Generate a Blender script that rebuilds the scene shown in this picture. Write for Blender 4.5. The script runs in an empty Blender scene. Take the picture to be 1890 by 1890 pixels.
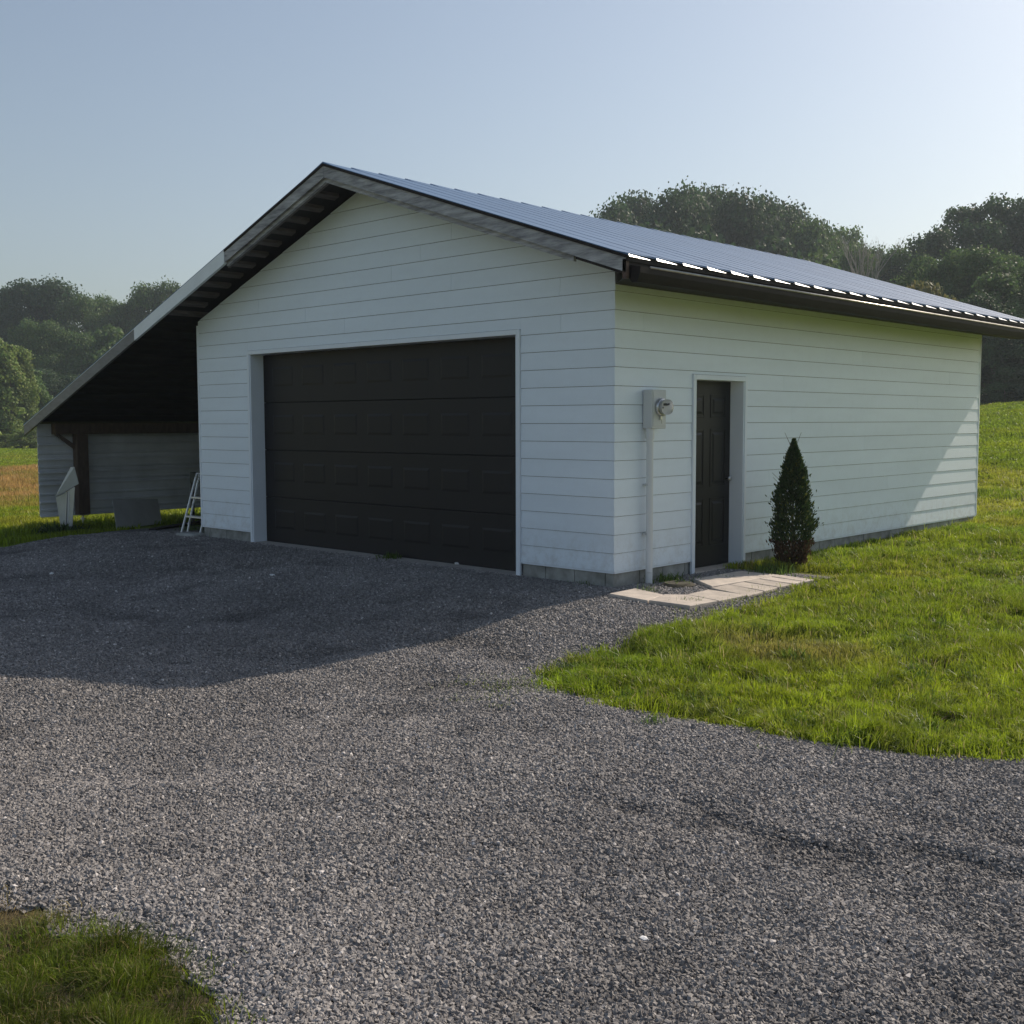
import bpy, bmesh, math, random
import numpy as np
from mathutils import Vector, Matrix
random.seed(7); rng = np.random.default_rng(11)
scene = bpy.context.scene
col = scene.collection

# ------------------------------------------------------------------ camera
CAM = Vector((6.8948, -8.7406, 1.6505)); YAW, PIT, ROL, FPX = 0.7586, 0.0801, -0.0029, 2080.07
fwd = Vector((-math.sin(YAW)*math.cos(PIT), math.cos(YAW)*math.cos(PIT), -math.sin(PIT)))
rt = Vector((math.cos(YAW), math.sin(YAW), 0)); up = rt.cross(fwd)
r2 = rt*math.cos(ROL)+up*math.sin(ROL); u2 = -rt*math.sin(ROL)+up*math.cos(ROL)
cd = bpy.data.cameras.new("camera"); cam = bpy.data.objects.new("camera", cd); col.objects.link(cam)
M = Matrix((r2, u2, -fwd)).transposed().to_4x4(); M.translation = CAM
cam.matrix_world = M
cd.sensor_width = 36; cd.lens = FPX/1890*36; cd.clip_start = .05; cd.clip_end = 6000
scene.camera = cam

# ------------------------------------------------------------------ light
SUN = Vector((.090, .795, .585)).normalized()
EL = math.asin(SUN.z); AZ = math.atan2(SUN.x, SUN.y)
w = bpy.data.worlds.new("World"); scene.world = w; w.use_nodes = True
nt = w.node_tree; nt.nodes.clear()
sky = nt.nodes.new("ShaderNodeTexSky"); sky.sky_type = 'NISHITA'; sky.sun_disc = False
sky.sun_elevation = EL; sky.sun_rotation = AZ; sky.air_density = 1.25; sky.dust_density = 1.9; sky.ozone_density = 2.8; sky.altitude = 100
bg = nt.nodes.new("ShaderNodeBackground"); bg.inputs[1].default_value = .108
wo = nt.nodes.new("ShaderNodeOutputWorld")
hsv = nt.nodes.new('ShaderNodeHueSaturation'); hsv.inputs['Saturation'].default_value = .80
nt.links.new(sky.outputs[0], hsv.inputs['Color']); nt.links.new(hsv.outputs[0], bg.inputs[0]); nt.links.new(bg.outputs[0], wo.inputs[0])
sl = bpy.data.lights.new("sun", 'SUN'); sl.energy = 5.0; sl.angle = math.radians(.6); sl.color = (1, .87, .72)
so = bpy.data.objects.new("sun", sl); col.objects.link(so)
so.rotation_euler = SUN.to_track_quat('Z', 'Y').to_euler()
vs = scene.view_settings; vs.view_transform = 'Standard'; vs.look = 'None'; vs.gamma = 1; vs.exposure = 0; vs.use_curve_mapping = False
scene.render.engine = 'CYCLES'
scene.cycles.max_bounces = 8; scene.cycles.transparent_max_bounces = 8

# ------------------------------------------------------------------ helpers
def tag(o, label=None, cat=None, group=None, kind=None):
    if label: o['label'] = label
    if cat: o['category'] = cat
    if group: o['group'] = group
    if kind: o['kind'] = kind
    return o
def empty(name, loc=(0, 0, 0), rz=0, label=None, cat=None, group=None):
    o = bpy.data.objects.new(name, None); col.objects.link(o); o.location = loc; o.rotation_euler = (0, 0, rz)
    o.empty_display_size = .2
    return tag(o, label, cat, group)
def link(name, me, m=None, parent=None, loc=None, rot=None, smooth=False):
    o = bpy.data.objects.new(name, me); col.objects.link(o)
    if m is not None and not me.materials: me.materials.append(m)
    if parent is not None: o.parent = parent
    if loc is not None: o.location = loc
    if rot is not None: o.rotation_euler = rot
    if smooth: me.polygons.foreach_set('use_smooth', [True]*len(me.polygons))
    return o
class MB:
    """collects shapes into one mesh"""
    def __init__(s): s.v = []; s.f = []
    def add(s, v, f):
        b = len(s.v); s.v += [tuple(p) for p in v]; s.f += [tuple(i+b for i in q) for q in f]; return s
    def box(s, x0, x1, y0, y1, z0, z1):
        return s.add([(x0,y0,z0),(x1,y0,z0),(x1,y1,z0),(x0,y1,z0),(x0,y0,z1),(x1,y0,z1),(x1,y1,z1),(x0,y1,z1)],
                     [(0,3,2,1),(4,5,6,7),(0,1,5,4),(1,2,6,5),(2,3,7,6),(3,0,4,7)])
    def prism(s, a, b):
        """loft between two equal polygons (lists of 3d points)"""
        n = len(a); f = [tuple(reversed(range(n))), tuple(range(n, 2*n))]
        f += [(i, (i+1) % n, n+(i+1) % n, n+i) for i in range(n)]
        return s.add(list(a)+list(b), f)
    def tube(s, p, q, r, n=10, r2=None):
        p = Vector(p); q = Vector(q); d = (q-p).normalized(); r2 = r if r2 is None else r2
        u = d.orthogonal().normalized(); v = d.cross(u)
        A = [p+(u*math.cos(t)+v*math.sin(t))*r for t in [2*math.pi*i/n for i in range(n)]]
        B = [q+(u*math.cos(t)+v*math.sin(t))*r2 for t in [2*math.pi*i/n for i in range(n)]]
        return s.prism(A, B)
    def lathe(s, prof, c, ax='z', n=24):
        vs_ = []; f = []
        for (r, h) in prof:
            for i in range(n):
                t = 2*math.pi*i/n; a, b = r*math.cos(t), r*math.sin(t)
                vs_.append((c[0]+a, c[1]+b, c[2]+h) if ax == 'z' else (c[0]+h, c[1]+a, c[2]+b))
        for k in range(len(prof)-1):
            for i in range(n):
                j = (i+1) % n; f.append((k*n+i, k*n+j, (k+1)*n+j, (k+1)*n+i))
        f.append(tuple(reversed(range(n)))); f.append(tuple(range((len(prof)-1)*n, len(prof)*n)))
        return s.add(vs_, f)
    def build(s, name, m=None, parent=None, bevel=0, smooth=False, **k):
        me = bpy.data.meshes.new(name); me.from_pydata(s.v, [], s.f)
        bm = bmesh.new(); bm.from_mesh(me); bmesh.ops.recalc_face_normals(bm, faces=bm.faces)
        if bevel: bmesh.ops.bevel(bm, geom=bm.edges[:], offset=bevel, segments=1, affect='EDGES', clamp_overlap=True)
        bm.to_mesh(me); bm.free()
        o = link(name, me, m, parent, smooth=smooth, **k)
        return o
def vnoise(x, y, s, seed=0):
    """smooth value noise, numpy"""
    x = np.asarray(x)/s+seed*17.3; y = np.asarray(y)/s+seed*9.1
    xi = np.floor(x).astype(int); yi = np.floor(y).astype(int); fx = x-xi; fy = y-yi
    fx = fx*fx*(3-2*fx); fy = fy*fy*(3-2*fy)
    def h(a, b):
        n = (a*374761393+b*668265263+seed*1442695) & 0x7fffffff
        n = ((n ^ (n >> 13))*1274126177) & 0x7fffffff
        return ((n ^ (n >> 16)) & 0xffff)/65535.0
    return (h(xi,yi)*(1-fx)+h(xi+1,yi)*fx)*(1-fy)+(h(xi,yi+1)*(1-fx)+h(xi+1,yi+1)*fx)*fy
def sm(t): t = np.clip(t, 0, 1); return t*t*(3-2*t)

def mat(name, c, rough=.6, metal=0, spec=.5, var=0, vscale=2., c2=None, bump=0, bscale=50., stretch=(1,1,1), objvar=0, coat=0, trans=0, detail=6):
    m = bpy.data.materials.new(name); m.use_nodes = True; t = m.node_tree; N = t.nodes; L = t.links
    b = N['Principled BSDF']; b.inputs['Roughness'].default_value = rough; b.inputs['Metallic'].default_value = metal
    b.inputs['Specular IOR Level'].default_value = spec; b.inputs['Base Color'].default_value = (*c, 1)
    tc = N.new('ShaderNodeTexCoord'); mp = N.new('ShaderNodeMapping'); mp.inputs['Scale'].default_value = stretch
    L.new(tc.outputs['Object'], mp.inputs[0]); last = None
    if var or c2:
        n = N.new('ShaderNodeTexNoise'); n.inputs['Scale'].default_value = vscale; n.inputs['Detail'].default_value = detail; n.inputs['Roughness'].default_value = .6
        L.new(mp.outputs[0], n.inputs['Vector'])
        r = N.new('ShaderNodeValToRGB'); r.color_ramp.elements[0].position = .32; r.color_ramp.elements[1].position = .68
        d = c2 if c2 else tuple(x*(1-var) for x in c)
        r.color_ramp.elements[0].color = (*d, 1); r.color_ramp.elements[1].color = (*[min(1, x*(1+(var if not c2 else 0))) for x in c], 1)
        L.new(n.outputs['Fac'], r.inputs[0]); last = r.outputs[0]; L.new(last, b.inputs['Base Color'])
    if objvar:
        oi = N.new('ShaderNodeObjectInfo'); mr = N.new('ShaderNodeMapRange'); mr.inputs[3].default_value = 1-objvar; mr.inputs[4].default_value = 1+objvar
        L.new(oi.outputs['Random'], mr.inputs[0]); hs = N.new('ShaderNodeHueSaturation'); L.new(mr.outputs[0], hs.inputs['Value'])
        if last: L.new(last, hs.inputs['Color'])
        else: hs.inputs['Color'].default_value = (*c, 1)
        L.new(hs.outputs[0], b.inputs['Base Color'])
    if bump:
        n2 = N.new('ShaderNodeTexNoise'); n2.inputs['Scale'].default_value = bscale; n2.inputs['Detail'].default_value = 5
        L.new(mp.outputs[0], n2.inputs['Vector']); bp = N.new('ShaderNodeBump'); bp.inputs['Strength'].default_value = bump; bp.inputs['Distance'].default_value = .01
        L.new(n2.outputs['Fac'], bp.inputs['Height']); L.new(bp.outputs[0], b.inputs['Normal'])
    return m
def leafmat(name, c, trans=.35, attr=None, objvar=0, rough=.6):
    m = bpy.data.materials.new(name); m.use_nodes = True; t = m.node_tree; N = t.nodes; L = t.links
    b = N['Principled BSDF']; b.inputs['Roughness'].default_value = rough; b.inputs['Specular IOR Level'].default_value = .3
    tr = N.new('ShaderNodeBsdfTranslucent'); mx = N.new('ShaderNodeMixShader'); mx.inputs[0].default_value = trans
    src = None
    if attr:
        a = N.new('ShaderNodeAttribute'); a.attribute_name = attr; src = a.outputs['Color']
    hs = N.new('ShaderNodeHueSaturation')
    if src: L.new(src, hs.inputs['Color'])
    else: hs.inputs['Color'].default_value = (*c, 1)
    if attr and c:
        mm = N.new('ShaderNodeMix'); mm.data_type = 'RGBA'; mm.blend_type = 'MULTIPLY'; mm.inputs[0].default_value = 1
        L.new(src, mm.inputs[6]); mm.inputs[7].default_value = (*c, 1); L.new(mm.outputs[2], hs.inputs['Color'])
    if objvar:
        oi = N.new('ShaderNodeObjectInfo'); mr = N.new('ShaderNodeMapRange'); mr.inputs[3].default_value = 1-objvar; mr.inputs[4].default_value = 1+objvar
        L.new(oi.outputs['Random'], mr.inputs[0]); L.new(mr.outputs[0], hs.inputs['Value'])
    L.new(hs.outputs[0], b.inputs['Base Color']); L.new(hs.outputs[0], tr.inputs['Color'])
    out = N['Material Output']; L.new(b.outputs[0], mx.inputs[1]); L.new(tr.outputs[0], mx.inputs[2]); L.new(mx.outputs[0], out.inputs[0])
    return m
# ------------------------------------------------------------------ materials
m_siding = mat('white_siding', (.79,.87,.95), .42, var=.035, vscale=1.1, bump=.03, bscale=60, stretch=(.5,.5,3), objvar=.018)
t = m_siding.node_tree; N = t.nodes; L = t.links; b = N['Principled BSDF']; src = b.inputs['Base Color'].links[0].from_socket
tc = N.new('ShaderNodeTexCoord'); sx_ = N.new('ShaderNodeSeparateXYZ'); L.new(tc.outputs['Object'], sx_.inputs[0])
mr = N.new('ShaderNodeMapRange'); mr.inputs[1].default_value = .16; mr.inputs[2].default_value = .62; mr.inputs[3].default_value = .55; mr.inputs[4].default_value = .06; L.new(sx_.outputs['Z'], mr.inputs[0])
n = N.new('ShaderNodeTexNoise'); n.inputs['Scale'].default_value = 7; n.inputs['Detail'].default_value = 8; n.inputs['Roughness'].default_value = .75; L.new(tc.outputs['Object'], n.inputs['Vector'])
rp_ = N.new('ShaderNodeMapRange'); rp_.inputs[1].default_value = .45; rp_.inputs[2].default_value = .75; L.new(n.outputs['Fac'], rp_.inputs[0])
mu = N.new('ShaderNodeMath'); mu.operation = 'MULTIPLY'; L.new(mr.outputs[0], mu.inputs[0]); L.new(rp_.outputs[0], mu.inputs[1])
mx = N.new('ShaderNodeMix'); mx.data_type = 'RGBA'; L.new(mu.outputs[0], mx.inputs[0]); L.new(src, mx.inputs[6]); mx.inputs[7].default_value = (.42,.40,.36,1); L.new(mx.outputs[2], b.inputs['Base Color'])
m_sheath = mat('dark_sheathing', (.10,.09,.08), .8)
m_trim = mat('white_trim', (.79,.85,.92), .4, var=.03)
m_wood = mat('weathered_wood', (.50,.50,.52), .8, c2=(.17,.17,.185), vscale=4, bump=.35, bscale=30, stretch=(.9,1,7))
m_wood2 = mat('weathered_purlin_wood', (.17,.145,.14), .85, c2=(.08,.07,.068), vscale=4, bump=.3, stretch=(6,1,6), objvar=.2)
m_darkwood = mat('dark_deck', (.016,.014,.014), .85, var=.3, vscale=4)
m_greyboard = mat('grey_painted_board', (.17,.17,.18), .5, var=.2, vscale=4, stretch=(1,1,4))
m_whitemetal = mat('pale_rake_metal', (.74,.78,.82), .35, var=.05, vscale=4)
m_roof = mat('blue_grey_roof_steel', (.085,.16,.285), .6, spec=.25, var=.06, vscale=1.5, bump=.02, bscale=8, objvar=.02)
m_drip = mat('pale_drip_metal', (.70,.72,.75), .42, metal=.6)
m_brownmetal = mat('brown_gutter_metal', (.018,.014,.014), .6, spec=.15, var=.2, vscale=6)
m_bead = mat('sunlit_gutter_bead', (.55,.50,.46), .32, metal=.6, var=.25, vscale=9)  # pale colour paints in the sunlight on the brown gutter's lip
m_door = mat('dark_brown_door_paint', (.0115,.0105,.0130), .5, spec=.3, var=.1, vscale=2, bump=.04, bscale=160, stretch=(1,1,.2))
m_edoor = mat('black_entry_door_paint', (.012,.012,.0135), .45, spec=.3, bump=.05, bscale=160)
m_block = mat('concrete_block', (.40,.40,.38), .9, c2=(.20,.20,.18), vscale=5, bump=.4, bscale=60, objvar=.12)
m_conc = mat('pale_concrete', (.46,.42,.37), .88, c2=(.32,.29,.26), vscale=7, bump=.25, bscale=90, objvar=.08)
m_slab = mat('paving_stone', (.58,.51,.44), .85, c2=(.38,.34,.30), vscale=6, bump=.4, bscale=90, objvar=.14)
m_meter = mat('grey_meter_enamel', (.60,.62,.62), .4, var=.05)
m_pvc = mat('white_conduit', (.70,.72,.73), .35, var=.04)
m_steel = mat('brushed_steel', (.55,.56,.57), .3, metal=.85, var=.2, vscale=20)
m_alu = mat('ladder_aluminium', (.78,.78,.77), .35, metal=.3)
m_glass = bpy.data.materials.new('meter_glass'); m_glass.use_nodes = True
gb = m_glass.node_tree.nodes['Principled BSDF']; gb.inputs['Transmission Weight'].default_value = 1; gb.inputs['Roughness'].default_value = .03; gb.inputs['IOR'].default_value = 1.3
m_black = mat('black_plastic', (.02,.02,.02), .5)
m_dial = mat('white_dial', (.75,.75,.75), .5)
m_redwood = mat('stained_brown_post', (.095,.065,.048), .8, var=.3, vscale=5, bump=.2, stretch=(3,3,1))
m_metalpanel = mat('grey_ribbed_steel', (.56,.57,.58), .5, metal=.0, var=.15, vscale=1.5, objvar=.08)
m_sheet = mat('leaning_sheet_steel', (.50,.51,.52), .45, metal=.1, var=.1, vscale=3)
m_bark = mat('bark', (.10,.085,.07), .9, var=.4, vscale=3, bump=.5, bscale=12)
m_deadbark = mat('pale_dead_bark', (.30,.28,.26), .9, var=.2)
m_soil = mat('soil', (.05,.045,.03), .95, var=.3, vscale=6)

# ------------------------------------------------------------------ terrain
def G(x, y):
    x = np.asarray(x, float); y = np.asarray(y, float)
    z = np.zeros(np.broadcast(x, y).shape)
    z = z-.17*sm((-y-.1)/3.2)*(1-.6*sm((x-.9)/2.0))                    # driveway falls a little to the front
    z = z+.05*sm((y-2)/5)*sm((x+1)/1.5)                      # lawn climbs along the side wall
    dl = -x-8.5
    z = z-.14*sm(dl/3.0)-.75*sm((dl-2.5)/22)+1.0*sm((dl-40)/100)
    rise = .068*np.clip(y-9.5, 0, 52)+.02*np.clip(y-61.5, 0, 200)
    z = z+rise/(1+np.exp(-(x+48)/9.))
    z = z+.035*(vnoise(x, y, 1.7, 3)-.5)*sm((np.hypot(x+3.5, y-4.5)-6.5)/3) + .25*(vnoise(x, y, 14, 5)-.5)*sm((np.hypot(x+3, y-4)-16)/20)
    return z
def inpoly(x, y, P):
    r = np.zeros(np.shape(x), bool); n = len(P)
    for i in range(n):
        x0, y0 = P[i]; x1, y1 = P[(i+1) % n]
        c = ((y0 > y) != (y1 > y)) & (x < (x1-x0)*(y-y0)/((y1-y0) or 1e-9)+x0); r ^= c
    return r
LAWN = [(0,1.9),(1.15,2.35),(1.64,.35),(1.72,-.98),(1.60,-1.96),(1.70,-3.0),(2.32,-3.30),(2.96,-3.38),(3.65,-3.30),(4.28,-3.28),(4.96,-2.98),(7,-2.5),(10,-2.2),(16,-2),(30,-2),(30,30),(0,30)]
PATCH = [(2.0,-7.6),(2.6,-7.3),(3.03,-7.2),(3.28,-7.16),(3.40,-7.02),(3.6,-6.98),(3.76,-7.06),(3.9,-6.98),(4.05,-7.0),(4.2,-7.14),(4.3,-7.35),(4.45,-7.8),(4.6,-9),(4.7,-14),(-6,-14),(-4,-9)]
LEFT = [(-8.6,30),(-8.4,1.8),(-8.6,.9),(-9.9,.75),(-10.1,.15),(-9.95,-.8),(-9.85,-1.5),(-9.55,-2.1),(-10,-4),(-14,-7),(-60,-30),(-60,30)]
def wob(x, y): return x+.18*(vnoise(x, y, .35, 8)-.5)+.14*(vnoise(x, y, .12, 9)-.5), y+.18*(vnoise(x, y, .35, 18)-.5)+.14*(vnoise(x, y, .12, 19)-.5)
HOLES = [(1.93,-.62,.13,.08),(2.12,-.30,.12,.07),(3.75,-1.35,.16,.10),(3.35,.55,.15,.09),(3.2,-2.4,.14,.08),(4.4,-2.55,.12,.08)]
def holes(x, y): return np.max([1-np.hypot((x-a)/c, (y-b)/d)+.5*(vnoise(x, y, .07, 95)-.5) for a, b, c, d in HOLES], axis=0)
def isgrass(x, y):
    a, b = wob(x, y)
    return inpoly(a, b, LAWN) | inpoly(a, b, PATCH) | inpoly(a, b, LEFT) | (b > 9.4)
# one ground sheet, fine near the building and coarse towards the horizon
def axis(lo, hi, c0, c1, fine, g=1.13):
    a = list(np.arange(c0, c1+1e-6, fine)); s = fine; t = c1
    while t < hi: s *= g; t += s; a.append(t)
    s = fine; t = c0; b = []
    while t > lo: s *= g; t -= s; b.append(t)
    return np.array(b[::-1]+a)
def grid_mesh(name, xs, ys, zf, keep=None):
    X, Y = np.meshgrid(xs, ys); Z = zf(X, Y); V = np.stack([X, Y, Z], -1).reshape(-1, 3)
    nx, ny = len(xs), len(ys); i = np.arange((nx-1)*(ny-1)); a = (i//(nx-1))*nx+i % (nx-1)
    F = np.stack([a, a+1, a+nx+1, a+nx], -1)
    if keep is not None:
        cx = V[F].mean(1); F = F[keep(cx[:, 0], cx[:, 1])]
        used = np.unique(F); mp_ = np.full(len(V), -1); mp_[used] = np.arange(len(used)); V = V[used]; F = mp_[F]
    me = bpy.data.meshes.new(name); me.vertices.add(len(V)); me.vertices.foreach_set('co', V.ravel().astype(np.float32))
    me.loops.add(F.size); me.loops.foreach_set('vertex_index', F.ravel().astype(np.int32))
    me.polygons.add(len(F)); me.polygons.foreach_set('loop_start', np.arange(0, F.size, 4, dtype=np.int32))
    me.update(); me.validate(); me.polygons.foreach_set('use_smooth', [True]*len(me.polygons))
    return me
def field_col(x, y):
    """own colour of the vegetation at x,y (n,3)"""
    n1 = vnoise(x, y, 6, 31); n2 = vnoise(x, y, 1.3, 32); n3 = vnoise(x, y, .45, 33)
    g = np.stack([.17+.08*n2, .25+.06*n2, .020+0*n1], -1)
    yel = np.stack([.30+0*n1, .27+0*n1, .05+0*n1], -1); br = np.stack([.24+0*n1, .17+0*n1, .08+0*n1], -1)
    k = sm((n1*.5+n2*.35+n3*.3-.62)/.2)[..., None]*.45
    c = g*(1-k)+yel*k
    c *= (.8+.4*n3)[..., None]
    # bare-ish dry spot in the near lawn
    d = np.hypot((x-2.7)/.95, (y+1.5)/.6); k = (sm(1.2-d)*sm((n3*.6+n2*.6-.45)/.3))[..., None]*.6; c = c*(1-k)+br*k
    # tan seeded grass left of the lean-to, mown green strip beyond
    lx = -x-13; tan = np.stack([.40+.06*n2, .25+.05*n2, .085+.02*n2], -1)
    k = (sm((lx-3+6*(n2-.5))/12)*(1-sm((lx-36+5*(n1-.5))/7)))[..., None]*np.clip(.65+.9*(n2-.3), 0, 1)[..., None]
    c = c*(1-k)+tan*k
    k = sm(holes(x, y)/.3)[..., None]; c = c*(1-k)+np.array([.07,.05,.03])*k
    # dry corner of the patch by the camera
    k = sm((3.35-x+.5*(n3-.5))/.25)*sm((-6.3-y)/.3)*sm((8.2+y)/.3); c = c*(1-.7*k[..., None])+np.array([.36,.25,.12])*.7*k[..., None]
    return np.clip(c, .01, .6)
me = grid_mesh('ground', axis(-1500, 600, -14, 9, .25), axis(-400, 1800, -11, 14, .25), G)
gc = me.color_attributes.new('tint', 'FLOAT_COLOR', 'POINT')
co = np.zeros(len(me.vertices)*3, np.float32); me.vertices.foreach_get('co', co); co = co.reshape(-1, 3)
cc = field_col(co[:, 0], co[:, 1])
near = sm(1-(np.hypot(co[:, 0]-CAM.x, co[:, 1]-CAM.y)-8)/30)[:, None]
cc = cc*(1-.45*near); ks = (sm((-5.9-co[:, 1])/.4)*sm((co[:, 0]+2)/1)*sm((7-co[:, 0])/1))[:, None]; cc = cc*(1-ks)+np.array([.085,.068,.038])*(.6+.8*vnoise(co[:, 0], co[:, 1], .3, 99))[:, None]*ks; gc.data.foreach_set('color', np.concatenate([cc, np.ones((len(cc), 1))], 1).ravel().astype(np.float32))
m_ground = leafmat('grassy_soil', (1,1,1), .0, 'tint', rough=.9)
t = m_ground.node_tree; N = t.nodes; L = t.links
tc = N.new('ShaderNodeTexCoord'); n = N.new('ShaderNodeTexNoise'); n.inputs['Scale'].default_value = 9; n.inputs['Detail'].default_value = 8; n.inputs['Roughness'].default_value = .7
bp = N.new('ShaderNodeBump'); bp.inputs['Strength'].default_value = .8; bp.inputs['Distance'].default_value = .06
L.new(tc.outputs['Object'], n.inputs['Vector']); L.new(n.outputs['Fac'], bp.inputs['Height']); L.new(bp.outputs[0], N['Principled BSDF'].inputs['Normal'])
ground = link('ground', me, m_ground); tag(ground, kind='structure')
# driveway sheet
def gm():
    m = bpy.data.materials.new('crushed_stone'); m.use_nodes = True; t = m.node_tree; N = t.nodes; L = t.links
    b = N['Principled BSDF']; b.inputs['Roughness'].default_value = .85
    tc = N.new('ShaderNodeTexCoord')
    v = N.new('ShaderNodeTexVoronoi'); v.inputs['Scale'].default_value = 55; L.new(tc.outputs['Object'], v.inputs['Vector'])
    r = N.new('ShaderNodeValToRGB'); r.color_ramp.elements[0].color = (.022,.021,.022,1); r.color_ramp.elements[1].color = (.22,.205,.195,1)
    e = r.color_ramp.elements.new(.5); e.color = (.16,.154,.152,1)
    sp = N.new('ShaderNodeSeparateColor'); L.new(v.outputs['Color'], sp.inputs[0]); L.new(sp.outputs[0], r.inputs[0])
    n = N.new('ShaderNodeTexNoise'); n.inputs['Scale'].default_value = .9; n.inputs['Detail'].default_value = 6; L.new(tc.outputs['Object'], n.inputs['Vector'])
    mr = N.new('ShaderNodeMapRange'); mr.inputs[1].default_value = .3; mr.inputs[2].default_value = .7; mr.inputs[3].default_value = .75; mr.inputs[4].default_value = 1.2; L.new(n.outputs['Fac'], mr.inputs[0])
    h = N.new('ShaderNodeHueSaturation'); L.new(r.outputs[0], h.inputs['Color']); L.new(mr.outputs[0], h.inputs['Value']); L.new(h.outputs[0], b.inputs['Base Color'])
    bp = N.new('ShaderNodeBump'); bp.inputs['Strength'].default_value = .9; bp.inputs['Distance'].default_value = .012; bp.invert = True
    L.new(v.outputs['Distance'], bp.inputs['Height']); L.new(bp.outputs[0], b.inputs['Normal'])
    return m
m_gravel = gm()
RUTS = [(3.66,-5.00,3.98,-4.90,.06,-.017),(4.10,-4.66,4.50,-4.80,.07,-.018),(4.50,-4.80,4.90,-4.78,.07,-.02),(5.12,-4.50,5.55,-4.52,.07,-.018),(4.2,-4.52,5.5,-4.36,.09,.018),(1.4,-6.6,3.0,-5.6,.12,.012)]
def rut(x, y):
    t = .036*(vnoise(x, y, .6, 41)-.5)+.02*(vnoise(x, y, .22, 42)-.5)
    for (x0, y0, x1, y1, wd, hh) in RUTS:
        L2 = (x1-x0)**2+(y1-y0)**2; u = np.clip(((x-x0)*(x1-x0)+(y-y0)*(y1-y0))/L2, 0, 1)
        d = np.hypot(x-x0-u*(x1-x0), y-y0-u*(y1-y0))+.06*(vnoise(x, y, .15, 44)-.5)
        t = t+hh*np.exp(-(d/wd)**2)*(.4+1.2*vnoise(x, y, .25, 43))
    return t
gx = np.arange(-15, 13, .06); gy = np.arange(-15, 4, .06); GXX, GYY = np.meshgrid(gx, gy); EM = (~isgrass(GXX, GYY)).astype(float)
for _ in range(3):
    for ax in (0, 1): EM = sum(np.roll(EM, q, ax) for q in range(-3, 4))/7
def GD(x, y):
    x = np.asarray(x, float); y = np.asarray(y, float)
    u = np.clip((x-gx[0])/.06, 0, len(gx)-1.01); v = np.clip((y-gy[0])/.06, 0, len(gy)-1.01); i_ = u.astype(int); j_ = v.astype(int); u = u-i_; v = v-j_
    e = (EM[j_, i_]*(1-u)+EM[j_, i_+1]*u)*(1-v)+(EM[j_+1, i_]*(1-u)+EM[j_+1, i_+1]*u)*v
    e = sm((e-.5)/.5)*sm((-y-.3)/1.2)
    return G(x, y)+.004+np.maximum(.030+rut(x, y), .0)*e
dm = grid_mesh('driveway', np.arange(-14, 12, .07), np.arange(-14, 3, .07), GD,
    lambda x, y: ~isgrass(x, y) & ((y < .0) | (x > .0) & (y < 2.2) | (x < -7.62)) & ~((x < -9) & (y > 3)))
drive = link('driveway', dm, m_gravel); tag(drive, kind='structure')

# ------------------------------------------------------------------ garage
W, LEN, C0, EXP = 7.58, 9.17, .16, .184
RX, RZ, SR, SLF = -3.80, 4.615, .337, .362      # ridge x, z and the two slopes
EX, LX, YF, YB = .60, -12.09, -.60, 10.45        # eave x right, eave x left, front and back of the roof
def zr(x): return RZ-SR*(x-RX) if x > RX else RZ+SLF*(x-RX)
gar = empty('garage', (0,0,0), label='white clapboard garage with blue grey metal roof, dark overhead door and open lean-to', cat='garage')
def clip(poly, a, b, c):
    """keep a*x+b*z<=c"""
    out = []
    for i in range(len(poly)):
        p, q = poly[i], poly[(i+1) % len(poly)]; dp = a*p[0]+b*p[1]-c; dq = a*q[0]+b*q[1]-c
        if dp <= 0: out.append(p)
        if dp*dq < 0: s = dp/(dp-dq); out.append((p[0]+s*(q[0]-p[0]), p[1]+s*(q[1]-p[1])))
    return out
UND = .17
def gable(poly):
    poly = clip(poly, SR, 1, RZ-UND+SR*RX)
    return clip(poly, -SLF, 1, RZ-UND-SLF*RX) if len(poly) > 2 else poly
def front_board(x0, x1, z0, z1, zc0, side=-1, y=0.):
    if x1-x0 < .03: return
    P = gable([(x0,z0),(x1,z0),(x1,z1),(x0,z1)])
    if len(P) < 3 or max(p[0] for p in P)-min(p[0] for p in P) < .03 or max(p[1] for p in P)-min(p[1] for p in P) < .01: return
    yy = lambda z: y+side*(.015-.008*(z-zc0)/EXP)
    a = [(p[0], yy(p[1]), p[1]) for p in P]; b = [(p[0], y-side*.0, p[1]) for p in P]
    MB().prism(a, b).build('siding_board', m_siding, gar)
DX0, DX1, DZ = -6.26, -1.30, 2.56
joints = {19: [-2.29], 18: [-2.80], 17: [-3.31], 16: [-2.30, -6.04], 13: [-.69], 15: [-.70, -5.0], 14: [-4.2], 20: [-4.9], 21: [-3.0]}
i = 0
while C0+EXP*i < 4.5:
    z0, z1 = C0+EXP*i, C0+EXP*(i+1)-.0045  # added gap bares the dark sheathing as a shadow line under each lap
    jj = [-W+.02]+sorted(joints.get(i, []))+[-.0015]
    for a, b in zip(jj[:-1], jj[1:]):
        a += .0015; b -= .0015
        if z1 <= DZ+.06:
            front_board(a, min(b, DX0-.055), z0, z1, z0); front_board(max(a, DX1+.055), b, z0, z1, z0)
        elif z0 < DZ+.06:
            front_board(a, min(b, DX0-.055), z0, z1, z0)
            front_board(max(a, DX0-.0535), min(b, DX1+.0535), DZ+.058, z1, z0)
            front_board(max(a, DX1+.055), b, z0, z1, z0)
        else: front_board(a, b, z0, z1, z0)
    i += 1
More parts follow.
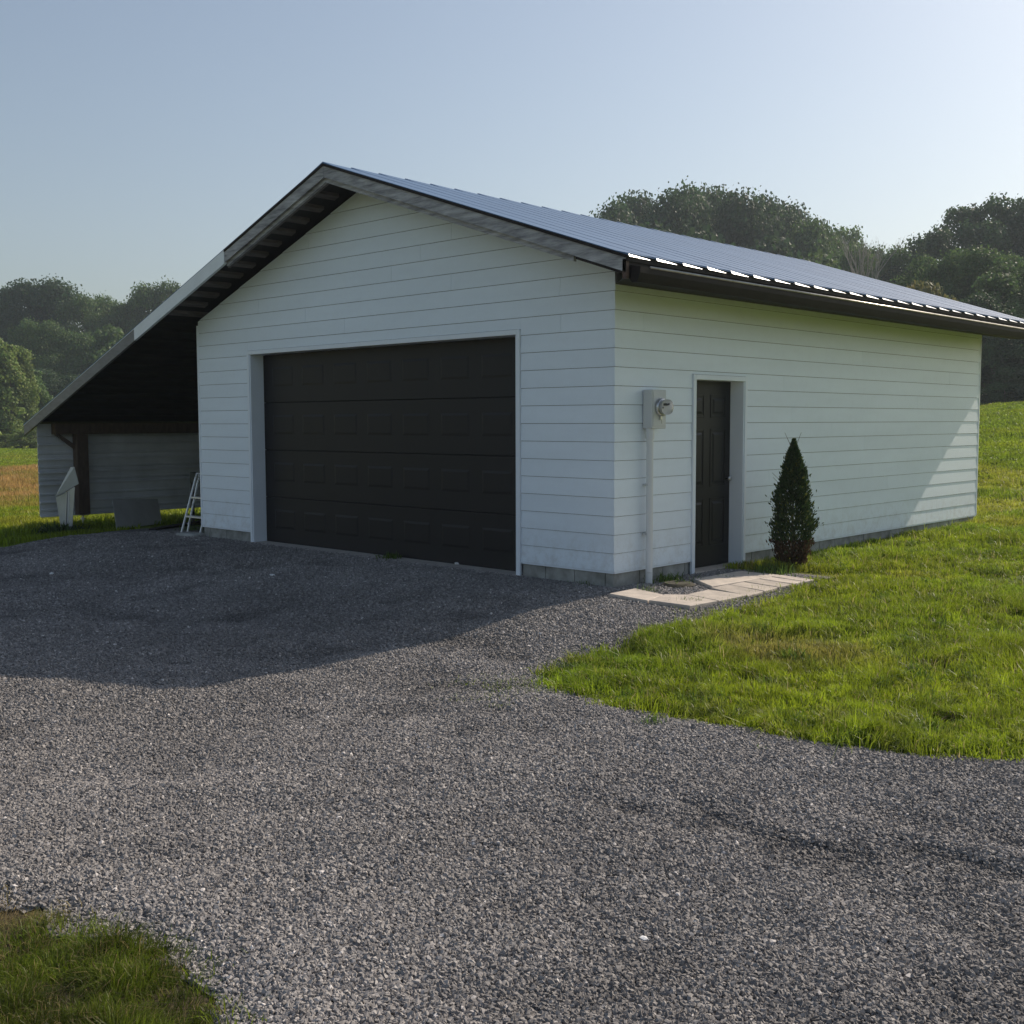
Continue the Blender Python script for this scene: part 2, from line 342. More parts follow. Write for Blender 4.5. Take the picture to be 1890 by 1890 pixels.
# side wall boards (x = 0, facing +x)
MY0, MY1, MZ = 1.365, 2.325, 2.09
sj = {2: [3.9], 3: [6.03], 5: [7.81], 7: [4.4], 9: [6.9], 10: [3.2], 12: [5.2], 13: [.45], 4: [2.9], 11: [8.0], 6: [5.3], 8: [3.4]}
for i in range(16):
    z0, z1 = C0+EXP*i, C0+EXP*(i+1)-.0045  # same added gap, dark backing drawing the lap's shadow line
    jj = [-.0165]+sj.get(i, [])+[LEN-.02]
    def sb(y0, y1, za, zb):
        if y1-y0 < .03: return
        xx = lambda z: .015-.008*(z-z0)/EXP
        MB().prism([(xx(za),y0,za),(xx(za),y1,za),(xx(zb),y1,zb),(xx(zb),y0,zb)], [(0,y0,za),(0,y1,za),(0,y1,zb),(0,y0,zb)]).build('siding_board', m_siding, gar)
    for a, b in zip(jj[:-1], jj[1:]):
        a += .0015; b -= .0015
        if z1 < MZ+.06: sb(a, min(b, MY0-.055), z0, z1); sb(max(a, MY1+.055), b, z0, z1)
        elif z0 < MZ+.06:
            sb(a, min(b, MY0-.055), z0, z1); sb(max(a, MY0-.0535), min(b, MY1+.0535), MZ+.058, z1); sb(max(a, MY1+.055), b, z0, z1)
        else: sb(a, b, z0, z1)
# back and left walls and sheathing
wl = MB()
T = -.001
for x0, x1, z0, z1 in [(-W+.03,DX0-.02,C0,3.4),(DX1+.02,-.03,C0,3.4),(DX0-.02,DX1+.02,DZ+.02,3.4),(-W+.03,-.03,3.4,4.5)]:
    P = gable([(x0,z0),(x1,z0),(x1,z1),(x0,z1)]); wl.prism([(p[0],.002,p[1]) for p in P], [(p[0],.12,p[1]) for p in P])
for y0, y1, z0, z1 in [(.122,MY0-.02,C0,3.12),(MY1+.02,LEN-.12,C0,3.12),(MY0-.02,MY1+.02,MZ+.02,3.12)]: wl.box(-.12,-.002,y0,y1,z0,z1)
wl.box(-W+.02, -W+.12, .122, LEN-.12, C0, 3.04)
P = gable([(-W+.02,C0),(-.02,C0),(-.02,4.5),(-W+.02,4.5)]); wl.prism([(p[0],LEN-.118,p[1]) for p in P], [(p[0],LEN-.002,p[1]) for p in P])
wl.box(-W+.2, -.2, 2.2, 2.24, 0, 2.7)
wl.build('wall', m_sheath, gar)
for i in range(24):                                   # rear gable siding
    z0 = C0+EXP*i; P = gable([(-W+.02,z0),(-.02,z0),(-.02,z0+EXP-.002),(-W+.02,z0+EXP-.002)])
    if len(P) > 2:
        MB().prism([(p[0],LEN+.015-.008*(p[1]-z0)/EXP,p[1]) for p in P], [(p[0],LEN,p[1]) for p in P]).build('siding_board', m_siding, gar)
for i in range(15):                                   # wall inside the lean-to
    z0 = C0+EXP*i; MB().prism([(-W-.02,.03,z0),(-W-.02,LEN-.02,z0),(-W-.007,LEN-.02,z0+EXP-.002),(-W-.007,.03,z0+EXP-.002)],
                              [(-W+.018,.03,z0),(-W+.018,LEN-.02,z0),(-W+.018,LEN-.02,z0+EXP-.002),(-W+.018,.03,z0+EXP-.002)]).build('siding_board', m_siding, gar)
# corner trims: slim metal corners under the lap
for nm, x, y, z1 in [('corner_trim',-W,0,3.03),('corner_trim',0,LEN,3.02)]:
    sx = 1 if x == 0 else -1; sy = -1 if y == 0 else 1
    MB().box(min(x-.02*sx, x+.0165*sx), max(x-.02*sx, x+.0165*sx), min(y-.02*sy, y+.0165*sy), max(y-.02*sy, y+.0165*sy), C0, z1).build(nm, m_trim, gar, bevel=.003)
# starter strips under the first course
for q in ((-W,DX0-.056,-.012,0),(DX1+.056,0,-.012,0),(0,.012,0,MY0-.056),(0,.012,MY1+.056,LEN)): MB().box(*q, C0-.018, C0-.002).build('starter_strip', m_trim, gar)
# foundation blocks
def blocks(a0, a1, horiz, off):
    a = a0+off
    first = True; p = a0
    while p < a1-.02:
        q = min(a1, (p+off if (first and off > .05) else p+.40)); first = False
        o = MB()
        if horiz: o.box(p+.004, q-.004, .012+random.uniform(-.003,.003), .2, -.35, C0-.019)
        else: o.box(-.2, -.012+random.uniform(-.003,.003), p+.004, q-.004, -.35, C0-.019)
        o.build('foundation_block', m_block, gar, bevel=.004); p = q
blocks(-W+.02, DX0-.05, True, .18); blocks(DX1+.05, -.012, True, .33); blocks(.02, MY0-.05, False, .42); blocks(MY1+.05, LEN-.02, False, .2)
MB().box(-W+.25, -.25, .21, LEN-.03, -.4, .02).box(-W+.02, -W+.2, .21, LEN, -.4, C0-.02).box(-W+.2, 0, LEN-.2, LEN-.03, -.4, C0-.02).build('slab', m_block, gar)
MB().box(DX0-.056, DX1+.056, -.075, .209, -.3, .014).build('door_sill', m_conc, gar, bevel=.008)
# overhead door opening
J = .215
tr = lambda nm, *b: MB().box(*b).build(nm, m_trim, gar, bevel=.002)
tr('door_jamb', DX0-.004, DX0+.016, -.02, J, -.01, DZ); tr('door_jamb', DX1-.016, DX1+.004, -.02, J, -.01, DZ); tr('door_head', DX0-.004, DX1+.004, -.02, J, DZ+.001, DZ+.02)
tr('door_casing', DX0-.052, DX0-.005, -.030, -.001, -.012, DZ+.054); tr('door_casing', DX1+.005, DX1+.052, -.030, -.001, -.012, DZ+.054); tr('door_casing', DX0-.0045, DX1+.0045, -.030, -.0205, DZ+.002, DZ+.054)
od = MB().box(DX0+.018, DX1-.018, J+.012, J+.05, -.01, DZ).build('overhead_door', m_door, gar)
sec = (DZ+.005)/4
for k in range(4):
    z0 = -.008+k*sec
    MB().box(DX0+.018, DX1-.018, J-.030, J+.011, z0+.002, z0+sec-.003).build('door_section', m_door, od, bevel=.004)
    for j in range(7):
        cx = -5.80+.668*j; zc = z0+.345
        x0, x1, za, zb = cx-.235, cx+.235, zc-.13, zc+.13; y = J-.0305
        o = MB()
        A = [(x0,y,za),(x1,y,za),(x1,y,zb),(x0,y,zb)]; B = [(x0+.03,y-.004,za+.03),(x1-.03,y-.004,za+.03),(x1-.03,y-.006,zb-.03),(x0+.03,y-.006,zb-.03)]
        o.prism(A, B).build('raised_panel', m_door, od)
MB().box(DX0+.02, DX1-.02, J-.028, J+.005, -.022, -.0095).build('bottom_seal', m_black, od)
# entry door opening
D = -.155
tr('door_jamb', D, .02, MY0-.004, MY0+.016, -.01, MZ); tr('door_jamb', D, .02, MY1-.016, MY1+.004, -.01, MZ); tr('door_head', D, .02, MY0-.004, MY1+.004, MZ+.001, MZ+.02)
tr('door_casing', .001, .030, MY0-.052, MY0-.005, -.03, MZ+.054); tr('door_casing', .001, .030, MY1+.005, MY1+.052, -.03, MZ+.054); tr('door_casing', .0205, .030, MY0-.0045, MY1+.0045, MZ+.002, MZ+.054)
MB().box(-.16, .045, MY0-.003, MY1+.003, -.005, .025).build('threshold', m_conc, gar, bevel=.004)
ed = MB().box(D-.04, D+.003, MY0+.018, MY1-.018, .03, MZ-.002).build('entry_door', m_edoor, gar)
yc = (MY0+MY1)/2
for s in (-1, 1):
    for za, zb in [(1.66,1.90),(.98,1.52),(.26,.80)] if False else [(1.70,1.93),(.93,1.55),(.27,.78)]:
        y0, y1 = (yc-.36, yc-.07) if s < 0 else (yc+.07, yc+.36)
        fr = MB()
        x = D+.0035
        for q in [(y0-.012,y0+.012,za-.012,zb+.012),(y1-.012,y1+.012,za-.012,zb+.012)]: fr.box(x, x+.006, *q)
        for q in [(y0+.0125,y1-.0125,za-.012,za+.012),(y0+.0125,y1-.0125,zb-.012,zb+.012)]: fr.box(x, x+.006, *q)
        fr.build('panel_moulding', m_edoor, ed, bevel=.002)
        MB().prism([(x,y0+.03,za+.03),(x,y1-.03,za+.03),(x,y1-.03,zb-.03),(x,y0+.03,zb-.03)], [(x+.010,y0+.055,za+.055),(x+.010,y1-.055,za+.055),(x+.010,y1-.055,zb-.055),(x+.010,y0+.055,zb-.055)]).build('raised_panel', m_edoor, ed)
kn = MB().lathe([(.012,0),(.012,.03),(.028,.04),(.030,.055),(.018,.066)], (D+.003, MY1-.09, 1.0), 'x', 16); kn.build('door_knob', m_steel, ed, smooth=True)

# ---- roof
NS = int(math.ceil((YB-YF)/.42)); 
def sheet(side):
    xe = EX+.02 if side > 0 else LX-.02; z_e = zr(xe)
    for k in range(NS):
        y0 = YF-.01+.42*k; y1 = y0+.425; j = random.uniform(-.004, .004)
        prof = [(y0,-.006),(y0,.013),(y0+.018,.0145),(y1,.002),(y1,-.002),(y0+.03,.006),(y0+.012,.006),(y0+.004,-.006)]
        xr = RX+(-.004 if side < 0 else 0)*1
        def ring(f, q):
            xx = RX+(xe+j-RX)*f; zz = RZ+(z_e-RZ)*f+.012
            return [(xx, y, zz+(h*q if h > 0 else h)) for y, h in prof]
        R4 = [ring(0, 1), ring(.04, .25), ring(.97, .25), ring(1, 1)]; np_ = len(prof); mb = MB()
        mb.add([p for q in R4 for p in q], [tuple(range(np_)), tuple(range(3*np_, 4*np_))]+[(a*np_+i, a*np_+(i+1) % np_, (a+1)*np_+(i+1) % np_, (a+1)*np_+i) for a in range(3) for i in range(np_)])
        mb.build('roof_sheet', m_roof, gar)
sheet(1); sheet(-1)
def slope_prism(xa, xb, ta, tb, y0, y1):
    """slab under the roof line between depths ta and tb"""
    return MB().prism([(xa,y0,zr(xa)-ta),(xb,y0,zr(xb)-ta),(xb,y0,zr(xb)-tb),(xa,y0,zr(xa)-tb)], [(xa,y1,zr(xa)-ta),(xb,y1,zr(xb)-ta),(xb,y1,zr(xb)-tb),(xa,y1,zr(xa)-tb)])
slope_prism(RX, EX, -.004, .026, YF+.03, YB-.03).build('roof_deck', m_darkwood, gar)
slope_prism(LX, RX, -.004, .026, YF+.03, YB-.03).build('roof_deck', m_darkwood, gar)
# rake edges (both gables): dark drip trim, upper and lower boards
for yf, s in ((YF, -1), (YB, 1)):
    def rk(nm, xa, xb, ta, tb, d0, d1, m):
        a, b = yf+s*d0, yf+s*d1; return slope_prism(xa, xb, ta, tb, min(a, b), max(a, b)).build(nm, m, gar)
    rk('rake_trim', RX+.001, EX+.01, -.008, .022, -.03, .014, m_brownmetal)
    rk('rake_trim', -5.9, RX-.001, -.008, .018, -.03, .014, m_brownmetal)
    rk('fascia_board', RX+.002, EX-.005, .024, .150, -.036, .0, m_wood)
    rk('fascia_board', RX+.002, -.05, .151, .205, -.075, -.037, m_wood)
    rk('fascia_board', -5.9, RX-.002, .020, .150, -.036, .0, m_wood)
    rk('fascia_board', -5.9, RX-.002, .151, .195, -.075, -.037, m_wood)
    rk('fascia_board', -8.28, -5.902, -.008, .168, -.03, .010, m_whitemetal)
    rk('fascia_board', LX-.01, -8.282, .004, .165, -.036, .004, m_greyboard)
    rk('rake_trim', LX-.02, -8.284, -.012, .003, -.036, .008, m_whitemetal)
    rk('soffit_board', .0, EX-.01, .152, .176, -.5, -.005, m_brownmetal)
# purlins and lookouts under the roof
x = RX-.2; k = 0
while x > LX+.1:
    y1 = -.022 if x > -W else 10.1
    slope_prism(x-.045, x+.045, .027, .065, YF+.04, y1).build('purlin', m_wood2 if x > -W-.3 else m_darkwood, gar); x -= .30  # purlins inside the lean-to are coloured near black to stand for its shade
for xx in [RX-.04-.0, ]: slope_prism(-5.95, RX-.03, .066, .19, YF+.08, YF+.115).build('lookout', m_wood2, gar)
slope_prism(-W-.0, RX-.01, .030, .070, YF+.5, -.021) if False else None
x = RX+.3
while x < EX-.1:
    slope_prism(x-.045, x+.045, .027, .065, YF+.04, -.022).build('purlin', m_wood2, gar); x += .30
# right eave: fascia, closed soffit, drip, gutter
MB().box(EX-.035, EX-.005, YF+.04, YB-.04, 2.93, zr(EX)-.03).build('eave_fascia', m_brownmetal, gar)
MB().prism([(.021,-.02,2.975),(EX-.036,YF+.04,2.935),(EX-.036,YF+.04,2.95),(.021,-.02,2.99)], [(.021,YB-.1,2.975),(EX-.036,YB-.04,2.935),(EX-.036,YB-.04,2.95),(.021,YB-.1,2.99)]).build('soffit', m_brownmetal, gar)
dr = MB(); ze = zr(EX)
for k in range(NS):
    y0 = YF+.005+.42*k
    dr.prism([(EX+.012,y0,ze+.022),(EX+.034,y0,ze-.012),(EX+.012,y0,ze-.012)], [(EX+.012,y0+.33,ze-.008),(EX+.020,y0+.33,ze-.015),(EX+.012,y0+.33,ze-.016)])
dr.build('drip_edge', m_drip, gar)
MB().box(EX-.004, EX+.011, YF, YB, ze-.05, ze-.006).build('eave_trim', m_brownmetal, gar)
gp = [(EX+.000,3.052),(EX+.000,2.915),(EX+.020,2.895),(EX+.075,2.895),(EX+.092,2.93),(EX+.108,2.975),(EX+.112,3.030),(EX+.108,3.030),(EX+.103,2.975),(EX+.087,2.934),(EX+.072,2.900),(EX+.022,2.900),(EX+.005,2.918),(EX+.005,3.052)]
gu = MB()
n_ = len(gp); ysg = (YF+.06, YB-.03)
gu.add([(x,ysg[0],z) for x, z in gp]+[(x,ysg[1],z-.02) for x, z in gp], [(i, (i+1) % n_, n_+(i+1) % n_, n_+i) for i in range(n_)])
gutter = gu.build('gutter', m_brownmetal, gar)
for y in ysg: MB().prism([(x,y-.002,z) for x, z in gp[:7]], [(x,y+.002,z) for x, z in gp[:7]]).build('end_cap', m_brownmetal, gutter)
MB().tube((EX+.112, ysg[0]+.15, 3.033), (EX+.112, ysg[1], 3.014), .0105, 10).build('rolled_bead', m_bead, gutter, smooth=True)
y = .3
while y < 10: MB().box(EX+.004, EX+.106, y, y+.02, 3.022, 3.028).build('gutter_hanger', m_brownmetal, gutter); y += .6
MB().box(EX-.045, EX+.0, YF+.0, YF+.038, 2.93, zr(EX)-.03).build('rake_end_cap', mat('rusty_brown_metal', (.10,.06,.045), .7, var=.4, vscale=20), gar)

# ---- lean-to
PX = -11.8
zs = [1.64,1.27,1.02,.80,.60,.25,.06]
zs = [.07,.30,.60,.80,1.02,1.27,1.62]
for k in range(6):
    za, zb = zs[k], zs[k+1]; o = MB()
    prof = [(PX+.038,za),(PX+.042,za+.004),(PX+.038,za+.03),(PX+.006,za+.040),(PX+.004,(za+zb)/2-.03),(PX+.018,(za+zb)/2-.014),(PX+.018,(za+zb)/2+.014),(PX+.004,(za+zb)/2+.022),(PX+.000,zb+.01),(PX-.004,zb+.01),(PX-.004,za+.03)]
    o.prism([(x,-.52,z) for x, z in prof], [(x,10.05,z) for x, z in prof]).build('wall_panel', m_metalpanel, gar)
for k in range(7):  # unseen rear panels, added to keep the lean-to dark inside
    MB().box(-11.78+.7*k, -11.78+.7*k+.696, 10.0, 10.01, .07, 1.5+.25*k).build('wall_panel', m_metalpanel, gar)
MB().box(PX+.055, PX+.20, -.30, 10.0, 1.46, 1.64).build('beam', m_redwood, gar, bevel=.004)
for k, y in enumerate((.06, 3.2, 6.4, 9.6)):
    MB().box(PX+.06, PX+.22, y, y+.20, .09, 1.459).build('post', m_redwood, gar, bevel=.004)
    j = MB().tube((PX+.14,y+.1,-.25), (PX+.14,y+.1,.089), .018, 8); j.tube((PX+.14,y+.1,.0), (PX+.14,y+.1,.03), .04, 8).box(PX+.06,PX+.22,y+.02,y+.18,.078,.0895)
    j.build('screw_jack', m_steel, gar)
    br = MB().prism([(PX+.10,y-.001,1.20),(PX+.10,y-.001,1.28),(PX+.10,y-.26,1.458),(PX+.10,y-.34,1.458)], [(PX+.15,y-.001,1.20),(PX+.15,y-.001,1.28),(PX+.15,y-.26,1.458),(PX+.15,y-.34,1.458)])
    br.build('knee_brace', m_redwood, gar)

# ------------------------------------------------------------------ things by the garage
em = empty('electric_meter', (0,.6,1.78), label='round glass electric meter on a white box beside the black entry door', cat='electric meter')
def P(mb, nm, m, root, **k):
    v = Vector(root.location); mb.v = [(a-v.x, b-v.y, c-v.z) for a, b, c in mb.v]; return mb.build(nm, m, root, **k)
b_ = P(MB().box(.021,.135,.43,.67,1.575,1.965), 'meter_box', m_meter, em, bevel=.006)
P(MB().box(.1355,.141,.445,.655,1.60,1.945), 'box_cover', m_meter, em, bevel=.002)
my, mz_ = .56, 1.79
P(MB().lathe([(.088,.0),(.092,.012),(.092,.03),(.084,.04),(.080,.0405)], (.141,my,mz_), 'x', 32), 'meter_ring', m_steel, em, smooth=True)
P(MB().lathe([(.074,.03),(.074,.07),(.060,.071)], (.141,my,mz_), 'x', 28), 'meter_dial', m_dial, em)
P(MB().lathe([(.0775,.041),(.0775,.09),(.073,.112),(.058,.122),(.0,.124)], (.141,my,mz_), 'x', 32), 'meter_cover', m_glass, em, smooth=True)
P(MB().box(.2125,.216,my-.035,my+.03,mz_+.012,mz_+.032).box(.2125,.216,my-.05,my-.038,mz_-.012,mz_+.004), 'dial_display', m_black, em)
P(MB().box(.1415,.16,my-.018,my+.018,mz_-.125,mz_-.09).tube((.16,my,mz_-.12),(.16,my+.004,mz_-.165),.004,6), 'seal_lock', m_steel, em)
cb = MB(); pts = [(.078,.475,1.574),(.078,.475,.60),(.082,.468,.40),(.10,.445,.12),(.10,.442,-.12)]
rr = .036
for a, b in zip(pts[:-1], pts[1:]): cb.tube(a, b, rr, 16)
cb.tube((.078,.475,1.574),(.078,.475,1.47),.044,16)
P(cb, 'conduit', m_pvc, em, smooth=False)
P(MB().box(.021,.08,.435,.515,1.0,1.02).box(.021,.08,.43,.51,.5,.52), 'pipe_clamp', m_steel, em)

# garden slabs by the entry door, from corner points on the ground
slabs = [
 ([(1123.3,1094.9),(1172.2,1084.9),(1224.4,1096.7),(1195.6,1108.2)], 'square pale paving slab nearest the garage corner, half in shade', 'paving slab'),
 ([(1196.5,1108.5),(1226,1097),(1268,1097.5),(1325.6,1108.9),(1273.3,1118.9)], 'pinkish paving slab at the front tip of the path, lowest in the photo', 'paving slab'),
 ([(1266,1097),(1307.8,1088.2),(1378.9,1098),(1327,1108.3)], 'grooved paving slab between the front tip slab and the narrow pavers', 'paving slab'),
 ([(1280,1069),(1366.7,1053.3),(1440,1061.1),(1313.3,1083.3)], 'grey shaded slab directly below the entry door threshold', 'paving slab'),
]
nar = [((1311,1085),(1344,1078.5),(1410,1091),(1381,1099)),((1345.5,1078.2),(1372,1073),(1436,1083.5),(1411.5,1090.6)),((1373.5,1072.7),(1400,1068),(1461,1077.5),(1437.5,1083.1)),((1401.5,1067.7),(1422,1064),(1484,1073),(1462.5,1077.1)),((1423.5,1063.7),(1441,1061),(1505,1069.5),(1485.5,1072.7))]
nl = ['narrow pinkish paver touching the grooved slab','narrow paver second along from the grooved slab','middle one of the narrow pavers in front of the threshold slab','narrow paver second from the grass end of the path','last narrow paver at the grass end of the path']
for P_, l in zip(nar, nl): slabs.append((list(P_), l, 'paver'))
ZT = .035
def px2g(px, py, z):
    d = fwd*FPX+r2*(px-945)-u2*(py-945); t_ = (z-CAM.z)/d.z; return CAM+d*t_
for Pq, l, c in slabs:
    g = [px2g(a, b, ZT) for a, b in Pq]; cx = sum(g, Vector())/len(g)
    th = .05; g = [cx+(p-cx)*.985 for p in g]; dz = random.uniform(-.003, .004)
    o = MB().prism([(p.x-cx.x,p.y-cx.y,-th) for p in g], [(p.x-cx.x,p.y-cx.y,0) for p in g]).build('paving_slab', m_slab, bevel=.005)
    o.location = (cx.x, cx.y, ZT+dz); o.rotation_euler = (random.uniform(-.006,.006), random.uniform(-.006,.006), 0); tag(o, l, c)
o = MB().lathe([(.0,0),(.16,.0),(.17,.03),(.14,.05),(.0,.052)], (0,0,0), 'z', 18).build('rubber_mat', m_soil); p = px2g(1252, 1082, .0); o.location = (p.x, p.y, G(p.x, p.y)-.012); tag(o, 'flat black rubber piece on the bare soil beside the door slab', 'rubber mat')

# step ladder beside the left front corner
ld = empty('step_ladder', (-7.72,.0,float(G(-8.1,.1))-.02), rz=math.radians(90), label='small aluminium step ladder half hidden by the left front corner', cat='ladder')
def lad():
    z0 = 0
    def rail(nm, x0, x1, y, zt, w=.018):
        MB().prism([(x0-w,y-.012,-.01),(x0+w,y-.012,-.01),(x0+w,y+.012,-.01),(x0-w,y+.012,-.01)], [(x1-w,y-.012,zt),(x1+w,y-.012,zt),(x1+w,y+.012,zt),(x1-w,y+.012,zt)]).build(nm, m_alu, ld, bevel=.003)
    for y in (.0, .51):
        rail('front_rail', .02, .30, y, .86, .013); rail('rear_rail', .13, .34, y+.012, .80, .012)
    for k, z in enumerate((.27, .55)):
        xx = .02+.28*z/.86
        MB().box(xx-.005, xx+.085, .013, .497, z-.014, z+.012).build('step', m_alu, ld, bevel=.003)
        for y in (.013, .48): MB().tube((xx+.01,y,z-.12),(xx+.075,y,z-.015),.006,6).build('step_brace', m_alu, ld)
    tb = MB(); pr_ = [(.30,.86),(.315,.90),(.335,.91),(.35,.89),(.345,.84),(.34,.80)]
    for y in (0, .51):
        for a, b in zip(pr_[:-1], pr_[1:]): tb.tube((a[0],y,a[1]),(b[0],y,b[1]),.013,8)
    tb.tube((.335,0,.90),(.335,.51,.90),.012,8); tb.build('top_rail', m_alu, ld, smooth=True)
lad()
# bent sheet pieces and ribbed panel leaning in the lean-to
bs = empty('bent_metal_sheet', (-11.45,-.35,-.16), label='pale bent sheet of metal folded to a point, leaning on the lean-to post', cat='metal sheet')
def Pb(x, y, Y): 
    d = fwd*FPX+r2*(x-945)-u2*(y-945); t_ = (Y-CAM.y)/d.y; return CAM+d*t_-Vector(bs.location)
def shell(pts, nm, m, root, th=.006):
    n_ = (pts[1]-pts[0]).cross(pts[2]-pts[0]).normalized()*th; return MB().prism(pts, [p+n_ for p in pts]).build(nm, m, root)
shell([Pb(130.5,862,-.42),Pb(137,862.5,-.42),Pb(145,893,-.34),Pb(101.5,917,-.50)], 'folded_flap', m_sheet, bs)
shell([Pb(103,918,-.44),Pb(124,908,-.40),Pb(121,975,-.36),Pb(112,972,-.36)], 'inner_sheet', m_sheet, bs)
shell([Pb(122,906,-.39),Pb(128.5,905,-.39),Pb(126,976,-.34),Pb(118,975,-.34)], 'edge_strip', m_metalpanel, bs)
shell([Pb(129,903,-.395),Pb(138,899,-.395),Pb(133,976,-.33),Pb(127,976,-.33)], 'standing_strip', m_sheet, bs)
rp = empty('leaning_panel', (-10.6,.2,-.12), label='grey ribbed metal panel leaning low inside the lean-to, left of the ladder', cat='metal panel')
A = [px for px in ((215,977),(299,967),(291,921),(207,924))]
def atY(x, y, Y):
    d = fwd*FPX+r2*(x-945)-u2*(y-945); t_ = (Y-CAM.y)/d.y; return CAM+d*t_
b0, b1 = Vector((-10.35,.22,-.10)), Vector((-10.95,2.05,-.14)); 
b0 = atY(215,977,.20); b1 = atY(299,966,1.35); t0 = atY(207,923,.30); t1 = atY(291,921,1.42)
nrm = (b1-b0).cross(t0-b0).normalized(); R0 = Vector(rp.location)
shell([p-R0 for p in (b0,b1,t1,t0)], 'panel_sheet', m_sheet, rp, .004)
for k in range(13):
    f = (k+.5)/13; p = b0.lerp(b1, f)-R0; q = t0.lerp(t1, f)-R0; d_ = (b1-b0).normalized()*.008
    MB().prism([p-d_,p+d_,q+d_,q-d_], [v_-nrm*.010 for v_ in (p-d_,p+d_,q+d_,q-d_)]).build('panel_rib', m_sheet, rp)
o = MB().box(-1.1,1.1,-.07,.07,0,.05).build('dark_plank', m_darkwood, bevel=.004); o.location = (-9.6,1.0,float(G(-9.6,1.0))+.01); o.rotation_euler = (0,0,math.radians(118)); tag(o, 'long dark plank lying on the lean-to floor behind the ladder', 'plank')
ub = empty('tool_box', (-9.4,1.3,.66), label='small dark metal cabinet on legs in the shade above the ladder', cat='cabinet')
MB().box(-.2,.25,-.3,.9,0,.18).build('cabinet_body', mat('dark_green_metal', (.03,.04,.035), .5), ub, bevel=.008)
MB().box(.252,.275,-.18,-.15,-.04,.14).build('pull_handle', m_alu, ub)
for a, b in ((-.17,-.27),(.22,-.27),(-.17,.87),(.22,.87)): MB().box(a-.02,a+.02,b-.02,b+.02,-.85,-.001).build('leg', m_black, ub)
o = MB().box(-.2,.2,-.12,.12,0,.06).build('flat_stone', m_block, bevel=.02); o.location = (-7.72,-.12,float(G(-7.7,-.1))-.01); o.rotation_euler = (0,0,.15); tag(o, 'flat grey stone lying at the foot of the left front corner', 'stone')
for (px_, py_, s_, l_) in [(503,1070,.030,'small white stone on shaded gravel in front of the overhead door'),(95,1052,.034,'pale stone on the shaded gravel at far left'),(1190,1763,.016,'white pebble in the sunny gravel near the bottom edge'),(845,1056,.04,'flat broken bit of concrete lying near the door sill'),(1058,1084,.022,'pale stone near the foundation right of the overhead door')]:
    p = px2g(px_, py_, -.08); bm = bmesh.new(); bmesh.ops.create_icosphere(bm, subdivisions=1, radius=s_)
    for v_ in bm.verts: v_.co = Vector((v_.co.x*1.2, v_.co.y, v_.co.z*.6))*random.uniform(.75,1.2)
    me_ = bpy.data.meshes.new('white_stone'); bm.to_mesh(me_); bm.free(); me_.materials.append(m_dial)
    o = link('white_stone', me_); o.location = (p.x, p.y, float(GD(p.x, p.y))+s_*.35); tag(o, l_, 'stone')

# ------------------------------------------------------------------ foliage builders
def quads_mesh(name, C, U, V, cols=None, tri=False):
    """leaf faces: centre C, half axes U,V (n,3)"""
    n_ = len(C)
    if tri: pts = np.stack([C-U, C+U, C+V*2], 1); k = 3
    else: pts = np.stack([C-V, C+U*.9, C+V, C-U*.9], 1); k = 4
    me = bpy.data.meshes.new(name); me.vertices.add(n_*k); me.vertices.foreach_set('co', pts.reshape(-1).astype(np.float32))
    me.loops.add(n_*k); me.loops.foreach_set('vertex_index', np.arange(n_*k, dtype=np.int32)); me.polygons.add(n_); me.polygons.foreach_set('loop_start', np.arange(0, n_*k, k, dtype=np.int32))
    if cols is not None:
        a = me.color_attributes.new('tint', 'FLOAT_COLOR', 'POINT'); a.data.foreach_set('color', np.repeat(np.concatenate([cols, np.ones((n_,1))], 1), k, axis=0).ravel().astype(np.float32))
    me.update(); me.validate(); return me
def rdir(n_):
    v = rng.normal(size=(n_,3)); return v/np.linalg.norm(v, axis=1)[:, None]
def crown_mesh(name, lobes, n_, size, seed):
    """leaf faces scattered through the outer part of many small lobes"""
    global rng
    rng = np.random.default_rng(seed)
    L_ = np.array(lobes); vol = L_[:, 3]**2; idx = rng.choice(len(L_), n_, p=vol/vol.sum())
    d = rdir(n_); d[:, 2] = np.where(d[:, 2] < -.35, -d[:, 2], d[:, 2])
    r = (rng.uniform(0, 1, n_)**.38)*(1+.12*rng.normal(size=n_))
    C = L_[idx, :3]+d*(L_[idx, 3]*r)[:, None]*np.array([1,1,.85])
    nn = d+.9*rdir(n_); nn /= np.linalg.norm(nn, axis=1)[:, None]
    a = np.cross(nn, rdir(n_)); a /= np.linalg.norm(a, axis=1)[:, None]; b = np.cross(nn, a)
    s = size*rng.uniform(.6, 1.35, n_)[:, None]
    lt = (.72+.56*rng.uniform(0, 1, len(L_)))[idx]*(.8+.4*rng.uniform(0, 1, n_))
    cols = np.stack([lt*(1+.15*rng.uniform(-1, 1, n_)), lt, lt*.95], -1)
    return quads_mesh(name, C, a*s, b*s*.8, cols)
def make_lobes(seed, H, Rr, n_, base=.28, shape='round', lr=(.13,.24)):
    r = random.Random(seed); out = []
    for i in range(n_):
        f = (i+.5)/n_; z = base+(1-base)*f
        if shape == 'round': w_ = math.sin(math.pi*min(1, (z-base)/(1-base)*.86+.14))**.6
        elif shape == 'col': w_ = .9*(1-((z-base)/(1-base))**3)*.9+.12
        else: w_ = (1-(z-base)/(1-base))*.9+.1
        for _ in range(3 if shape != 'cone' else 2):
            a = r.uniform(0, 2*math.pi); q = w_*Rr*r.uniform(.25, .92); ll = r.uniform(*lr)*Rr*2
            out.append((q*math.cos(a), q*math.sin(a), H*z-ll*.6, ll))
    return out
